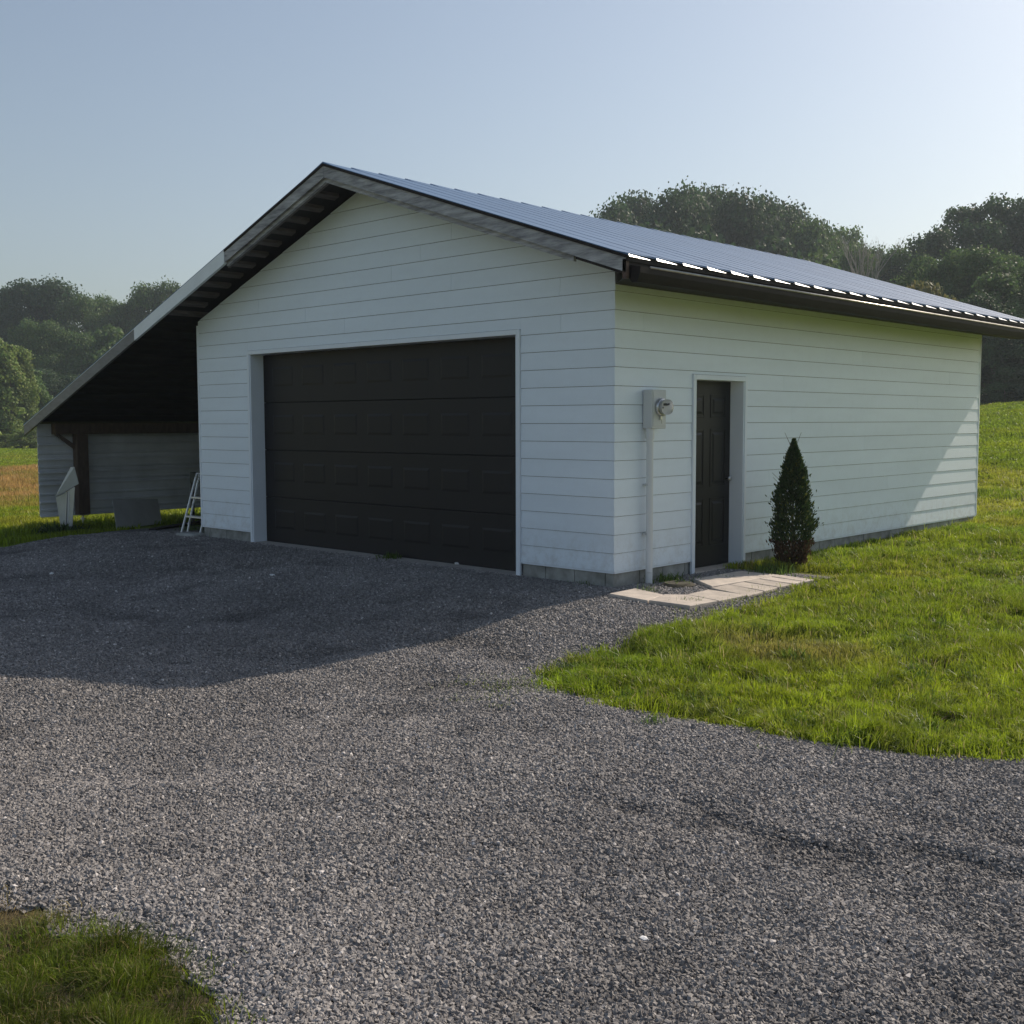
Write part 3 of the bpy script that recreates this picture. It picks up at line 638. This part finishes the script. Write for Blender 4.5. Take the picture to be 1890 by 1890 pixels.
m_leaf = {k: leafmat('foliage_'+k, c, .42, 'tint', objvar=.15) for k, c in {
    'dark': (.046,.088,.036), 'mid': (.085,.145,.045), 'pale': (.17,.23,.065), 'olive': (.15,.15,.05)}.items()}
variants = {}
def variant(key):
    if key in variants: return variants[key]
    sd, H, Rr, n_, base, shape, lr, leaves, size = key
    lobes = make_lobes(sd, H, Rr, n_, base, shape, lr)
    # trunk with limbs
    tm = MB(); r = random.Random(sd); hb = H*.62
    tm.tube((0,0,-.6), (.1,0,hb*.5), .028*H*.55, 9, .020*H*.55); tm.tube((.1,0,hb*.5), (-.05,.1,hb), .020*H*.55, 9, .010*H*.55)
    for l_ in r.sample(lobes, min(9, len(lobes))):
        z0 = r.uniform(.35, .6)*l_[2]+.1*H*0; tm.tube((.05,.02,min(z0, hb)), (l_[0],l_[1],l_[2]), .009*H*.5, 6, .003*H*.5)
    tme = bpy.data.meshes.new('trunk'); tme.from_pydata(tm.v, [], tm.f); tme.materials.append(m_bark)
    variants[key] = (crown_mesh('crown', lobes, leaves, size, sd), tme); return variants[key]
crowns = {}
def tree(px, dist, ytop, kind, tint, label, group, wpx=None, cat='tree', name='tree', zoff=0, lz=None):
    """a tree at the bearing of image column px, dist metres from the camera, top at row ytop"""
    tx = (px-945)/FPX; d = (fwd.xy.normalized()+Vector((rt.x, rt.y))*tx)
    x, y = CAM.x+d.x*dist, CAM.y+d.y*dist; g = float(G(x, y))
    H = (786-ytop)/FPX*dist+CAM.z-g
    key = {'round': (1,10,3.6,11,.22,'round',(.13,.25),24000,.095), 'round2': (2,10,4.0,12,.20,'round',(.11,.22),24000,.095), 'round3': (3,10,3.3,10,.25,'round',(.14,.26),24000,.095),
           'loose': (4,10,3.8,12,.22,'round',(.09,.17),16000,.095), 'loose2': (5,10,3.6,13,.24,'round',(.09,.16),15000,.095),
           'col': (6,10,2.0,14,.06,'col',(.16,.30),7500,.15), 'col2': (7,10,2.4,13,.05,'col',(.14,.28),7500,.15),
           'bush': (8,10,5.2,7,.05,'round',(.12,.22),6500,.22), 'far': (9,10,3.8,9,.1,'round',(.16,.28),4500,.22)}[kind]
    cm, tm_ = variant(key)
    s = H/10/.985; w0 = key[2]*2.1*s; sx = s if wpx is None else max((.85 if kind[:5] == 'loose' and wpx > 50 else .66)*s, 1.6*s*(wpx/FPX*dist)/w0)
    root = empty(name, (x, y, g), random.uniform(0, 6.28), label, cat, group); root.scale = (sx, sx, s)
    ck = (kind, tint)
    if ck not in crowns:
        c2 = cm.copy(); c2.materials.clear(); c2.materials.append(m_leaf[tint]); crowns[ck] = c2
    link('crown', crowns[ck], None, root); link('trunk', tm_, None, root)
    return root
GL = 'tall trees beyond the left field'; GR = 'trees on the rise behind the roof'
T_ = tree
# left woods
T_(-75,150,545,'round','dark','broad dark tree at the extreme left of the far wood',GL)
T_(-10,158,560,'round2','dark','dark tree just left of the notch at the left edge skyline',GL,120)
T_(24,150,541,'col','dark','slim dark tree top left of the tallest pair on the left skyline',GL,55)
T_(70,150,532,'round','dark','tallest dark tree, left one of the two humps on the left skyline',GL,105)
T_(117,149,530,'round3','dark','right one of the two tallest dark humps on the left skyline',GL,105)
T_(160,146,556,'round2','mid','sloping shoulder tree right of the two tall humps',GL,80)
T_(206,152,559,'round3','mid','rounded tree standing alone between the humps and the roof edge',GL,85)
T_(238,150,568,'loose','mid','loose topped tree left of where the roof meets the skyline',GL,70)
T_(282,150,540,'round','mid','tree whose top touches the sloping roof edge',GL,75)
T_(318,150,533,'round2','mid','tree mostly hidden behind the pale stretch of roof edge',GL,90)
T_(385,152,545,'far','dark','tree hidden behind the upper left roof slope',GL)
T_(60,128,600,'round2','mid','mid height pale topped tree below the tallest pair',GL,70)
T_(105,128,604,'round','mid','rounded mid height tree below the right tall hump',GL,70)
T_(150,130,625,'round3','mid','mid height tree with broad crown just above the roof edge',GL,90)
T_(196,128,612,'far','mid','mid height tree against the lower roof slope',GL,90)
T_(92,120,690,'round','dark','dark tree low behind the lean-to roof edge',GL,90)
T_(140,120,700,'round2','dark','dark low tree touching the lean-to roof edge',GL,90)
GP = 'pale trees at the edge of the left field'
T_(-45,108,640,'col','pale','pale leafy tree outside the left edge of the photo',GP,60)
T_(-8,104,628,'col2','pale','pale olive tree cut by the left edge of the photo',GP,60)
T_(24,104,642,'col','pale','pale olive tree at left with pointed top',GP,48)
T_(50,106,650,'col2','pale','pale olive tree second from the left edge, leaning on its darker neighbour',GP,46)
T_(72,108,690,'col','mid','slim green tree right of the pale olive trees',GP,40)
T_(88,110,735,'far','mid','short dark green tree above the low end of the lean-to roof',GP,50)
GB = 'low bushes at the far edge of the left field'
T_(12,99,806,'bush','pale','low pale bush at the field edge, leftmost',GB,38,'bush','bush')
T_(40,98,800,'bush','pale','low pale bush at the field edge beside the lean-to wall',GB,40,'bush','bush')
T_(66,98,792,'bush','pale','brighter bush just left of the lean-to corner',GB,34,'bush','bush')
# right hill
for i,(px,yt,k,ti,wd,l) in enumerate([
 (1090,425,'round','dark',90,'dark tree peeping over the ridge at the left end of the hill'),
 (1140,396,'round2','dark',95,'small crowned dark tree at the left end of the hilltop row'),
 (1185,383,'round','dark',100,'rounded dark tree left of the hilltop summit'),
 (1228,378,'round3','dark',95,'dark tree beside the highest point of the hilltop row'),
 (1270,368,'round2','dark',100,'highest dark tree of the hilltop row'),
 (1316,374,'round','dark',100,'dark tree right of the highest point of the hilltop row'),
 (1358,380,'round3','dark',95,'dark tree in the middle of the level part of the hilltop row'),
 (1404,385,'round2','dark',100,'last level dark tree before the hilltop row slopes down'),
 (1446,400,'round','dark',95,'dark tree where the hilltop row begins to slope down'),
 (1484,428,'round3','mid',85,'greener tree halfway down the slope of the hilltop row'),
 (1520,445,'round','mid',75,'green tree near the lower end of the hilltop row'),
 (1545,440,'loose2','mid',26,'thin feathery tree at the lower end of the hilltop row')]):
    T_(px, 112+5*(i % 3), yt, k, ti, l, GR, wd)
for i,(px,yt,k,ti,wd,l) in enumerate([
 (1220,430,'far','dark',120,'dark tree low behind the ridge below the hilltop summit'),
 (1310,440,'far','dark',120,'dark tree low behind the ridge, right of the summit'),
 (1400,455,'far','dark',120,'dark tree low behind the ridge below the level row'),
 (1480,485,'far','mid',110,'green tree low behind the roof at the slope of the row'),
 (1575,474,'round','mid',60,'small green tree left of the bare tree'),
 (1612,478,'round3','mid',60,'small green tree right of the bare tree'),
 (1645,474,'round2','mid',60,'small tree in the dip between the two wooded rises'),
 (1680,482,'loose','mid',60,'loose small tree in the dip, next to the right group'),
 (1600,520,'far','olive',90,'reddish olive tree low above the roof in the dip'),
 (1655,515,'far','olive',90,'olive tree low above the roof, right part of the dip')]):
    T_(px, 95+4*(i % 3), yt, k, ti, l, GR, wd)
GT = 'tall loose trees at the right edge'
for i,(px,yt,k,ti,wd,l) in enumerate([
 (1722,440,'loose','dark',75,'loose tree at the left shoulder of the right group'),
 (1766,398,'loose','dark',85,'tall loose tree, leftmost high top of the right group'),
 (1805,428,'loose2','dark',70,'loose tree between the two high tops of the right group'),
 (1842,386,'loose2','dark',95,'tallest loose tree of the right group'),
 (1893,392,'loose','dark',85,'tall loose tree cut by the right edge of the photo'),
 (1940,400,'round','dark',110,'tall tree just outside the right edge of the photo')]):
    T_(px, 92+3*(i % 2), yt, k, ti, l, GT, wd)
GF = 'bushy trees on the slope right of the garage'
for i,(px,ds,yt,k,ti,wd,l) in enumerate([
 (1700,74,492,'round2','mid',100,'bushy green tree above the far end of the roof'),
 (1745,72,485,'round','mid',100,'bushy green tree below the leftmost high top'),
 (1700,66,532,'bush','olive',85,'yellowish rounded tree just above the roof line'),
 (1735,66,560,'bush','olive',70,'lower yellowish tree touching the roof line'),
 (1800,70,478,'round3','mid',105,'grey green bushy tree in the middle of the right slope'),
 (1855,70,490,'round2','mid',110,'broad bushy tree at the right edge above the eave'),
 (1830,64,520,'col2','mid',90,'tall leafy tree standing in front of the right slope trees'),
 (1905,66,500,'round','mid',120,'bushy tree cut by the right edge'),
 (1795,62,560,'round3','dark',100,'dark tree just above the roof end'),
 (1830,60,625,'bush','dark',90,'dark shady bush seen under the eave end'),
 (1880,60,600,'round','dark',110,'dark shady tree at the right edge under the roof line'),
 (1770,61,640,'bush','dark',90,'dark bush hidden behind the far corner of the garage'),
 (1930,60,610,'bush','dark',120,'dark bush outside the right edge at the wood foot'),
 (1850,57,690,'bush','dark',60,'low dark bush on the meadow edge beside the far corner'),
 (1895,57,685,'bush','dark',60,'low dark bush on the meadow edge at the right border')]):
    T_(px, ds, yt, k, ti, l, GF, wd)
# bare tree
def bare(px, dist, ytop):
    tx = (px-945)/FPX; d = (fwd.xy.normalized()+Vector((rt.x, rt.y))*tx); x, y = CAM.x+d.x*dist, CAM.y+d.y*dist; g = float(G(x, y)); H = (786-ytop)/FPX*dist+CAM.z-g
    root = empty('bare_tree', (x,y,g), 0, 'leafless pale tree standing in the dip between the two wooded rises', 'bare tree')
    mb = MB(); r = random.Random(5)
    MB().tube((0,0,-.5),(0,0,H*.62),.16,8,.09).build('trunk', m_deadbark, root)
    def br(p, d_, ln, rad, lv):
        q = p+d_*ln; mb.tube(p, q, rad, 5, rad*.6)
        if lv:
            for _ in range(3): br(p+(q-p)*r.uniform(.45,1), (d_+Vector((r.uniform(-.5,.5),r.uniform(-.5,.5),r.uniform(.0,.45)))).normalized(), ln*.62, rad*.55, lv-1)
    for k in range(8): br(Vector((0,0,H*r.uniform(.45,.62))), Vector((r.uniform(-.42,.42),r.uniform(-.42,.42),1)).normalized(), H*.22, .06, 3)
    mb.build('limbs', m_deadbark, root)
bare(1593, 92, 436)

# arborvitae
av = empty('arborvitae', (.57,2.47,float(G(.57,2.47))), 0, 'small conical arborvitae shrub growing beside the entry door', 'shrub')
def arb():
    n_ = 15000; z = rng.uniform(0, 1, n_)**.85; prof = np.interp(z, [0,.06,.14,.25,.42,.6,.75,.84,.9,.96,1], [.13,.15,.19,.21,.21,.165,.115,.085,.05,.022,.006])
    a = rng.uniform(0, 2*math.pi, n_); lump = (1+.5*(vnoise(a*1.6, z*9, 1, 3)-.5)+.45*(vnoise(a*3.5, z*20, 1, 4)-.5))*np.where(rng.uniform(0, 1, n_) > .94, 1.22, 1)
    r = prof*lump*rng.uniform(.2, 1, n_)**.30*(1+.08*rng.normal(size=n_)); C = np.stack([r*np.cos(a), r*np.sin(a), .06+z*1.38], -1)
    dr_ = np.stack([np.cos(a)*.5, np.sin(a)*.5, np.ones(n_)*.8], -1)+.45*rdir(n_); dr_ /= np.linalg.norm(dr_, axis=1)[:, None]
    u = np.cross(dr_, rdir(n_)); u /= np.linalg.norm(u, axis=1)[:, None]; s = rng.uniform(.6, 1.3, n_)[:, None]
    base = np.array([.036,.068,.022]); red = np.array([.075,.045,.025]); yel = np.array([.13,.15,.035])
    k = ((z < .20)*rng.uniform(0, 1, n_) > .05+z*.5)[:, None]; k2 = (rng.uniform(0, 1, n_) > .9)[:, None]
    c = np.where(k, red, np.where(k2, yel, base))*rng.uniform(.6, 1.4, n_)[:, None]
    me = quads_mesh('foliage', C, u*.009*s, dr_*.022*s, c)
    link('foliage', me, leafmat('arborvitae_leaf', (1,1,1), .25, 'tint'), av)
    MB().tube((.02,0,-.1),(0,0,.5),.022,8,.015).tube((0,0,.5),(0,0,1.2),.015,6,.005).build('trunk', m_bark, av)
    t2 = MB()
    for (a0, z0, ln) in [(3.4,.95,.12),(3.6,.9,.10),(1.5,1.40,.02),(4.5,1.4,.03)]:
        t2.tube((0,0,z0-.1), (math.cos(a0)*(ln+.12),math.sin(a0)*(ln+.12),z0+.12), .004, 4, .0015)
    t2.build('twigs', m_bark, av)
arb()

# ------------------------------------------------------------------ grass blades
m_blade = leafmat('grass_blade', (1,1,1), .5, 'tint', rough=.45)
def blades(name, X, Y, H, Wd, cols, lean=.45, zf=G):
    n_ = len(X); a = rng.uniform(0, 2*math.pi, n_); la = 4*math.pi*vnoise(X, Y, .16, 91)+rng.normal(size=n_)*1.0; Z = zf(X, Y)-.004
    B = np.stack([X, Y, Z], -1); U = np.stack([np.cos(a), np.sin(a), 0*a], -1)*Wd[:, None]*.5
    ln = np.abs(rng.normal(size=n_))*lean*H; Lv = np.stack([np.cos(la), np.sin(la), 0*la], -1)*ln[:, None]
    up_ = np.array([0,0,1.])*H[:, None]
    mid = B+up_*.6+Lv*.35; tip = B+up_*np.clip(1-.25*(ln/H)**2, .35, 1)[:, None]+Lv
    pts = np.stack([B-U, B+U, mid+U*.7, mid-U*.7, tip], 1)
    me = bpy.data.meshes.new(name); me.vertices.add(n_*5); me.vertices.foreach_set('co', pts.reshape(-1).astype(np.float32))
    b = (np.arange(n_)*5)[:, None]; F = np.concatenate([b+np.array([0,1,2,3]), b+np.array([3,2,4])], 1)
    me.loops.add(n_*7); me.loops.foreach_set('vertex_index', F.ravel().astype(np.int32)); me.polygons.add(n_*2)
    ls = np.stack([np.arange(n_)*7, np.arange(n_)*7+4], 1).ravel(); me.polygons.foreach_set('loop_start', ls.astype(np.int32))
    at = me.color_attributes.new('tint', 'FLOAT_COLOR', 'POINT'); at.data.foreach_set('color', np.repeat(np.concatenate([cols, np.ones((n_,1))], 1), 5, axis=0).ravel().astype(np.float32))
    me.update(); me.validate(); return link(name, me, m_blade)
def polar(n_, r0, r1, c0, c1, p=1.0):
    """positions round the camera between image columns c0..c1, density falling with distance"""
    u = rng.uniform(0, 1, n_); r = r0*(r1/r0)**(u**p)
    tx = (rng.uniform(c0, c1, n_)-945)/FPX; f2 = fwd.xy.normalized()
    return CAM.x+(f2.x+rt.x*tx)*r, CAM.y+(f2.y+rt.y*tx)*r, r
def outside(x, y): return ~((x > -W-.0) & (x < .03) & (y > -.05) & (y < LEN+.05))
X, Y, R_ = polar(460000, 4.8, 26, 900, 2150, 1.0)
tuft = vnoise(X, Y, .22, 51); tuft2 = vnoise(X, Y, .8, 52)
k = isgrass(X+.06*rng.normal(size=len(X)), Y+.06*rng.normal(size=len(X))) & ((X > 0.02) | (Y > 9.2)) & (Y > -4) & outside(X, Y) & (rng.uniform(0, 1, len(X)) < .35+.9*tuft)
X, Y, R_, tuft, tuft2 = X[k], Y[k], R_[k], tuft[k], tuft2[k]
edge = ~isgrass(X-.12, Y-.16)
H = (.02+.075*tuft**1.5+.10*tuft2**2.5+.02*rng.uniform(0, 1, len(X)))*np.where(edge, .9, 1)
long_ = rng.uniform(0, 1, len(X)) > .985; H = np.where(long_, H*1.7, H)
c = field_col(X, Y)*(.55+.75*vnoise(X, Y, .12, 55)*rng.uniform(.6, 1.5, len(X))+.25*tuft)[:, None]; dry = rng.uniform(0, 1, len(X)) > .95; c[dry] = np.array([.42,.36,.16])
d_ = np.hypot((X-2.7)/.95, (Y+1.5)/.6); thin = (sm(1.2-d_)*sm((tuft2-.35)/.2)); thin = np.maximum(thin, 2.1*(holes(X, Y) > .05)); thin = np.maximum(thin, 1.3*(vnoise(X, Y, .42, 58) > .83)); thin = np.maximum(thin, 1.4*edge*(vnoise(X, Y, .15, 57) > .5)); keep = rng.uniform(0, 1, len(X)) > .45*thin; 
o = blades('lawn_grass', X[keep], Y[keep], H[keep], (.0035+.0006*R_)[keep], c[keep], .7); tag(o, 'sunny green lawn grass right of the gravel drive', 'lawn', kind='stuff')
print('lawn', keep.sum())
# coarse clumps standing out of the lawn
cx_, cy_, cr_ = polar(520, 5, 17, 1000, 1950, 1.0); k = isgrass(cx_, cy_) & (cx_ > .3) & (cy_ > -4) & outside(cx_, cy_) & (holes(cx_, cy_) < 0); cx_, cy_ = cx_[k], cy_[k]
nb = 55; sp_ = rng.uniform(.03, .11, len(cx_)); hb_ = rng.uniform(.07, .17, len(cx_)); tone = rng.uniform(0, 1, len(cx_))
X = np.repeat(cx_, nb)+rng.normal(size=len(cx_)*nb)*np.repeat(sp_, nb)*.6; Y = np.repeat(cy_, nb)+rng.normal(size=len(cx_)*nb)*np.repeat(sp_, nb)*.6
tn = np.repeat(tone, nb)[:, None]; c = (np.array([.09,.17,.02])*(1-tn)+np.array([.30,.33,.05])*tn)*rng.uniform(.6, 1.3, (len(X), 1))
o = blades('grass_clumps', X, Y, np.repeat(hb_, nb)*rng.uniform(.5, 1, len(X)), .007+0*X, c, 1.2); tag(o, 'coarser long bladed clumps scattered through the lawn', 'grass clumps', kind='stuff')
# meadow beyond the garage on the right
X, Y, R_ = polar(60000, 24, 62, 1700, 2050, 1.0); k = outside(X, Y) & (Y > 9.3)
X, Y, R_ = X[k], Y[k], R_[k]; n3 = vnoise(X, Y, 1.2, 61)
o = blades('meadow_grass', X, Y, .07+.16*n3**2+.03*rng.uniform(0, 1, len(X)), .004+.0012*R_, field_col(X, Y)*rng.uniform(.6, 1.4, len(X))[:, None], .7); tag(o, 'rougher meadow grass on the slope behind the garage', 'meadow', kind='stuff')
# field on the left
X, Y, R_ = polar(110000, 16.5, 95, -120, 420, .8); k = outside(X, Y) & isgrass(X, Y) & (X < -8.6) & ~((X > PX-.05) & (Y > .3) & (Y < 10.2) & (X > -11)); X, Y, R_ = X[k], Y[k], R_[k]
dist_l = -X-13; tall = sm((dist_l-3)/12)*(1-sm((dist_l-36)/6)); n3 = vnoise(X, Y, .5, 62)
Hh = .08+.10*n3+.32*tall*rng.uniform(.5, 1, len(X)); shade = sm(1-np.abs(X+10.6)/1.8); Hh = np.where(X > -12.2, .05+.16*n3**2, Hh)
c = field_col(X, Y)*rng.uniform(.65, 1.35, len(X))[:, None]
o = blades('field_grass', X, Y, Hh, .006+.0009*R_, c, .5); tag(o, 'tan and green field grass left of the lean-to', 'field grass', kind='stuff')
# grass patch by the camera
n_ = 200000; X = rng.uniform(1.8, 4.8, n_); Y = rng.uniform(-9.5, -6.8, n_); k = inpoly(*wob(X+.045*rng.normal(size=n_), Y+.045*rng.normal(size=n_)), PATCH); X, Y = X[k], Y[k]
t1 = vnoise(X, Y, .14, 71); bare_ = sm((3.28-X)/.1)*sm((vnoise(X, Y, .25, 72)-.3)/.2); k = rng.uniform(0, 1, len(X)) > .3*bare_+.3*(t1 < .35); X, Y, t1 = X[k], Y[k], t1[k]
c = field_col(X, Y)*(rng.uniform(.35, 1.25, len(X))*(.25+1.3*vnoise(X, Y, .16, 74)))[:, None]*np.array([.85,.85,1.0]); dd = rng.uniform(0, 1, len(X)) > .90-.3*sm((3.4-X)/.4); c[dd] = np.array([.40,.31,.15])*rng.uniform(.5, 1.2, (dd.sum(), 1)); o = blades('verge_grass', X, Y, 0.02+.06*t1**1.5+.018*rng.uniform(0, 1, len(X)), .0026+0*X, c, 1.15)
tag(o, 'grass verge in the bottom left corner of the drive', 'grass verge', kind='stuff')
# weeds
def weed(px, py, z, n_, rad, h, label, name='weed_tuft', wd=.006, leafy=False, green=(.10,.17,.03)):
    p = px2g(px, py, z); n0 = float(G(p.x, p.y)); X = rng.normal(0, rad*.5, n_); Y = rng.normal(0, rad*.5, n_)
    c = np.array(green)*rng.uniform(.5, 1.4, n_)[:, None]
    o = blades(name, X, Y, h*rng.uniform(.4, 1, n_), wd*rng.uniform(.7, 1.4, n_), c, 1.1 if not leafy else .9, zf=lambda a, b: 0*a)
    o.location = (p.x, p.y, n0+.008); tag(o, label, 'weed'); return o
weed(722,1032,-.0,120,.14,.10,'weed clump growing against the sill of the overhead door',wd=.012)
weed(485,1343,-.09,90,.12,.05,'small dry weed lying flat in the sunny gravel at left',green=(.17,.16,.05))
weed(1203,1348,-.08,70,.09,.10,'thin green tuft alone in the gravel below the lawn tip')
weed(1412,1392,-.06,60,.07,.06,'small weed in the gravel just below the lawn edge')
weed(1850,1440,-.05,150,.28,.05,'brownish weed patch in the gravel at the right edge',green=(.16,.13,.05))
weed(1235,1075,0,160,.22,.12,'weeds in the soil pocket between meter pipe and door slab',wd=.010)
weed(1340,1070,0,60,.12,.06,'weeds in the joint beside the shaded slab',wd=.008)
weed(1195,1095,0,40,.10,.12,'thin weed stalks between the two front slabs',wd=.004)
weed(998,1062,-.02,90,.16,.12,'grassy weeds at the foundation right of the overhead door')
weed(1085,1083,-.02,60,.16,.06,'low weeds at the foundation near the front corner')
weed(405,988,0,160,.22,.12,'grassy weeds at the foundation left of the overhead door')
weed(355,985,-.05,120,.20,.12,'weeds around the feet of the step ladder')
weed(105,982,-.12,160,.35,.22,'leafy weeds under the folded metal sheet',wd=.03,green=(.06,.10,.03))
weed(1420,1060,0,160,.24,.16,'shaded weeds between the door slab and the arborvitae',wd=.010)
weed(1440,1050,0,160,.24,.14,'grass around the foot of the arborvitae',wd=.008)
weed(1270,1120,-.03,60,.12,.09,'weed sprouting at the tip of the front paving slab',wd=.006)
X = rng.uniform(1.0, 1.9, 5000); Y = rng.uniform(-1.8, 2.1, 5000); k = rng.uniform(0, 1, 5000) < sm((X-.95)/.7)*sm((vnoise(X, Y, .3, 81)-.35)/.3); X, Y = X[k], Y[k]
X2 = rng.uniform(1.3, 2.4, 4000); Y2 = rng.uniform(-4.0, -2.9, 4000); k = rng.uniform(0, 1, 4000) < .5*sm((vnoise(X2, Y2, .3, 82)-.5)/.2); X = np.concatenate([X, X2[k]]); Y = np.concatenate([Y, Y2[k]])
for (xa, xb, ya, yb, nn_) in ((1.0,6.5,-4.2,2.2,170000),(1.6,5.0,-8.2,-6.3,130000),(-10.6,-8,-3,1.5,20000)):
    X3 = rng.uniform(xa, xb, nn_); Y3 = rng.uniform(ya, yb, nn_)
    k = ~isgrass(X3, Y3) & isgrass(X3+.10*rng.normal(size=nn_), Y3+.10*rng.normal(size=nn_)) & (vnoise(X3, Y3, .17, 85)+.3*rng.uniform(0, 1, nn_) > .52) & (rng.uniform(0, 1, nn_) > .45)
    X = np.concatenate([X, X3[k]]); Y = np.concatenate([Y, Y3[k]])
o = blades('edge_weeds', X, Y, rng.uniform(.02, .075, len(X)), .0045+0*X, field_col(X, Y)*rng.uniform(.6, 1.2, len(X))[:, None], 1.0); tag(o, 'sparse grass creeping into the gravel between path and lawn', 'sparse grass', kind='stuff')

# ------------------------------------------------------------------ loose gravel (instanced stones)
n_ = 860000; f2 = fwd.xy.normalized()
X, Y, R_ = polar(n_, 2.3, 17, -150, 2040, .72)
k = ~isgrass(X, Y) & ((Y < -.03) | ((X > .03) & (Y < 2)) | (X < -7.6))
for Pq, l, c in slabs: k &= ~inpoly(X, Y, [tuple(px2g(a, b, ZT).xy) for a, b in Pq])
X, Y, R_ = X[k], Y[k], R_[k]; print('stones', len(X))
Z = GD(X, Y)+rng.uniform(-.002, .007, len(X))
me = bpy.data.meshes.new('gravel_stones'); me.vertices.add(len(X)); me.vertices.foreach_set('co', np.stack([X, Y, Z], -1).ravel().astype(np.float32))
at = me.attributes.new('siz', 'FLOAT', 'POINT'); at.data.foreach_set('value', ((.0042+.0060*rng.uniform(0, 1, len(X))**2.2)*(1+.045*R_)).astype(np.float32))
sh = (.72+.45*vnoise(X, Y, 1.6, 45)+.22*vnoise(X, Y, .35, 46))*(1-.35*sm((-rut(X, Y)-.004)/.02))
at = me.attributes.new('shade', 'FLOAT', 'POINT'); at.data.foreach_set('value', (sh*1.24).astype(np.float32))
me.update(); gs = link('gravel_stones', me); tag(gs, 'loose grey crushed stone covering the drive', 'gravel', kind='stuff')
def stone_mat():
    m = bpy.data.materials.new('loose_stone'); m.use_nodes = True; t = m.node_tree; N = t.nodes; L = t.links; b = N['Principled BSDF']; b.inputs['Roughness'].default_value = .75; b.inputs['Specular IOR Level'].default_value = .3
    oi = N.new('ShaderNodeObjectInfo'); r = N.new('ShaderNodeValToRGB'); E_ = r.color_ramp.elements
    E_[0].color = (.115,.108,.105,1); E_[1].color = (.50,.47,.45,1); E_[1].position = 1
    for p_, c_ in ((.35,(.155,.146,.141,1)),(.75,(.205,.193,.184,1)),(.985,(.27,.253,.24,1))): e = E_.new(p_); e.color = c_
    L.new(oi.outputs['Random'], r.inputs[0])
    a_ = N.new('ShaderNodeAttribute'); a_.attribute_type = 'INSTANCER'; a_.attribute_name = 'shade'
    h_ = N.new('ShaderNodeHueSaturation'); L.new(a_.outputs['Fac'], h_.inputs['Value']); L.new(r.outputs[0], h_.inputs['Color']); L.new(h_.outputs[0], b.inputs['Base Color']); return m
m_stone = stone_mat()
ng = bpy.data.node_groups.new('stones', 'GeometryNodeTree'); ng.interface.new_socket('Geometry', in_out='INPUT', socket_type='NodeSocketGeometry'); ng.interface.new_socket('Geometry', in_out='OUTPUT', socket_type='NodeSocketGeometry')
N = ng.nodes; L = ng.links; gi = N.new('NodeGroupInput'); go = N.new('NodeGroupOutput')
gtoi = N.new('GeometryNodeGeometryToInstance')
for sd in range(6):
    ic = N.new('GeometryNodeMeshIcoSphere'); ic.inputs['Radius'].default_value = 1; ic.inputs['Subdivisions'].default_value = 1
    sp = N.new('GeometryNodeSetPosition'); rv = N.new('FunctionNodeRandomValue'); rv.data_type = 'FLOAT_VECTOR'; rv.inputs[0].default_value = (-.38,)*3; rv.inputs[1].default_value = (.38,)*3; rv.inputs['Seed'].default_value = sd+3
    L.new(ic.outputs[0], sp.inputs[0]); L.new(rv.outputs[0], sp.inputs['Offset'])
    tf = N.new('GeometryNodeTransform'); tf.inputs['Scale'].default_value = (1.15+.1*(sd % 3), .85, .62+.1*(sd % 2)); L.new(sp.outputs[0], tf.inputs[0]); L.new(tf.outputs[0], gtoi.inputs[0])
iop = N.new('GeometryNodeInstanceOnPoints'); iop.inputs['Pick Instance'].default_value = True
L.new(gi.outputs[0], iop.inputs['Points']); L.new(gtoi.outputs[0], iop.inputs['Instance'])
rr_ = N.new('FunctionNodeRandomValue'); rr_.data_type = 'FLOAT_VECTOR'; rr_.inputs[0].default_value = (-1.0,-1.0,0); rr_.inputs[1].default_value = (1.0,1.0,6.28); L.new(rr_.outputs[0], iop.inputs['Rotation'])
na = N.new('GeometryNodeInputNamedAttribute'); na.data_type = 'FLOAT'; na.inputs[0].default_value = 'siz'; L.new(na.outputs[0], iop.inputs['Scale'])
smn = N.new('GeometryNodeSetMaterial'); smn.inputs['Material'].default_value = m_stone; L.new(iop.outputs[0], smn.inputs[0]); L.new(smn.outputs[0], go.inputs[0])
md = gs.modifiers.new('stones', 'NODES'); md.node_group = ng

# ------------------------------------------------------------------ summer haze
hz = MB().box(-330, 120, -60, 330, -6, 60).build('haze'); tag(hz, 'thin summer haze over the field and woods', 'haze', kind='stuff')
mh = bpy.data.materials.new('haze_air'); mh.use_nodes = True; t = mh.node_tree; t.nodes.remove(t.nodes['Principled BSDF'])
pv = t.nodes.new('ShaderNodeVolumePrincipled'); pv.inputs['Density'].default_value = .0006; pv.inputs['Color'].default_value = (.78,.90,1,1); pv.inputs['Anisotropy'].default_value = .3
t.links.new(pv.outputs[0], t.nodes['Material Output'].inputs['Volume']); hz.data.materials.append(mh)
scene.cycles.volume_max_steps = 64
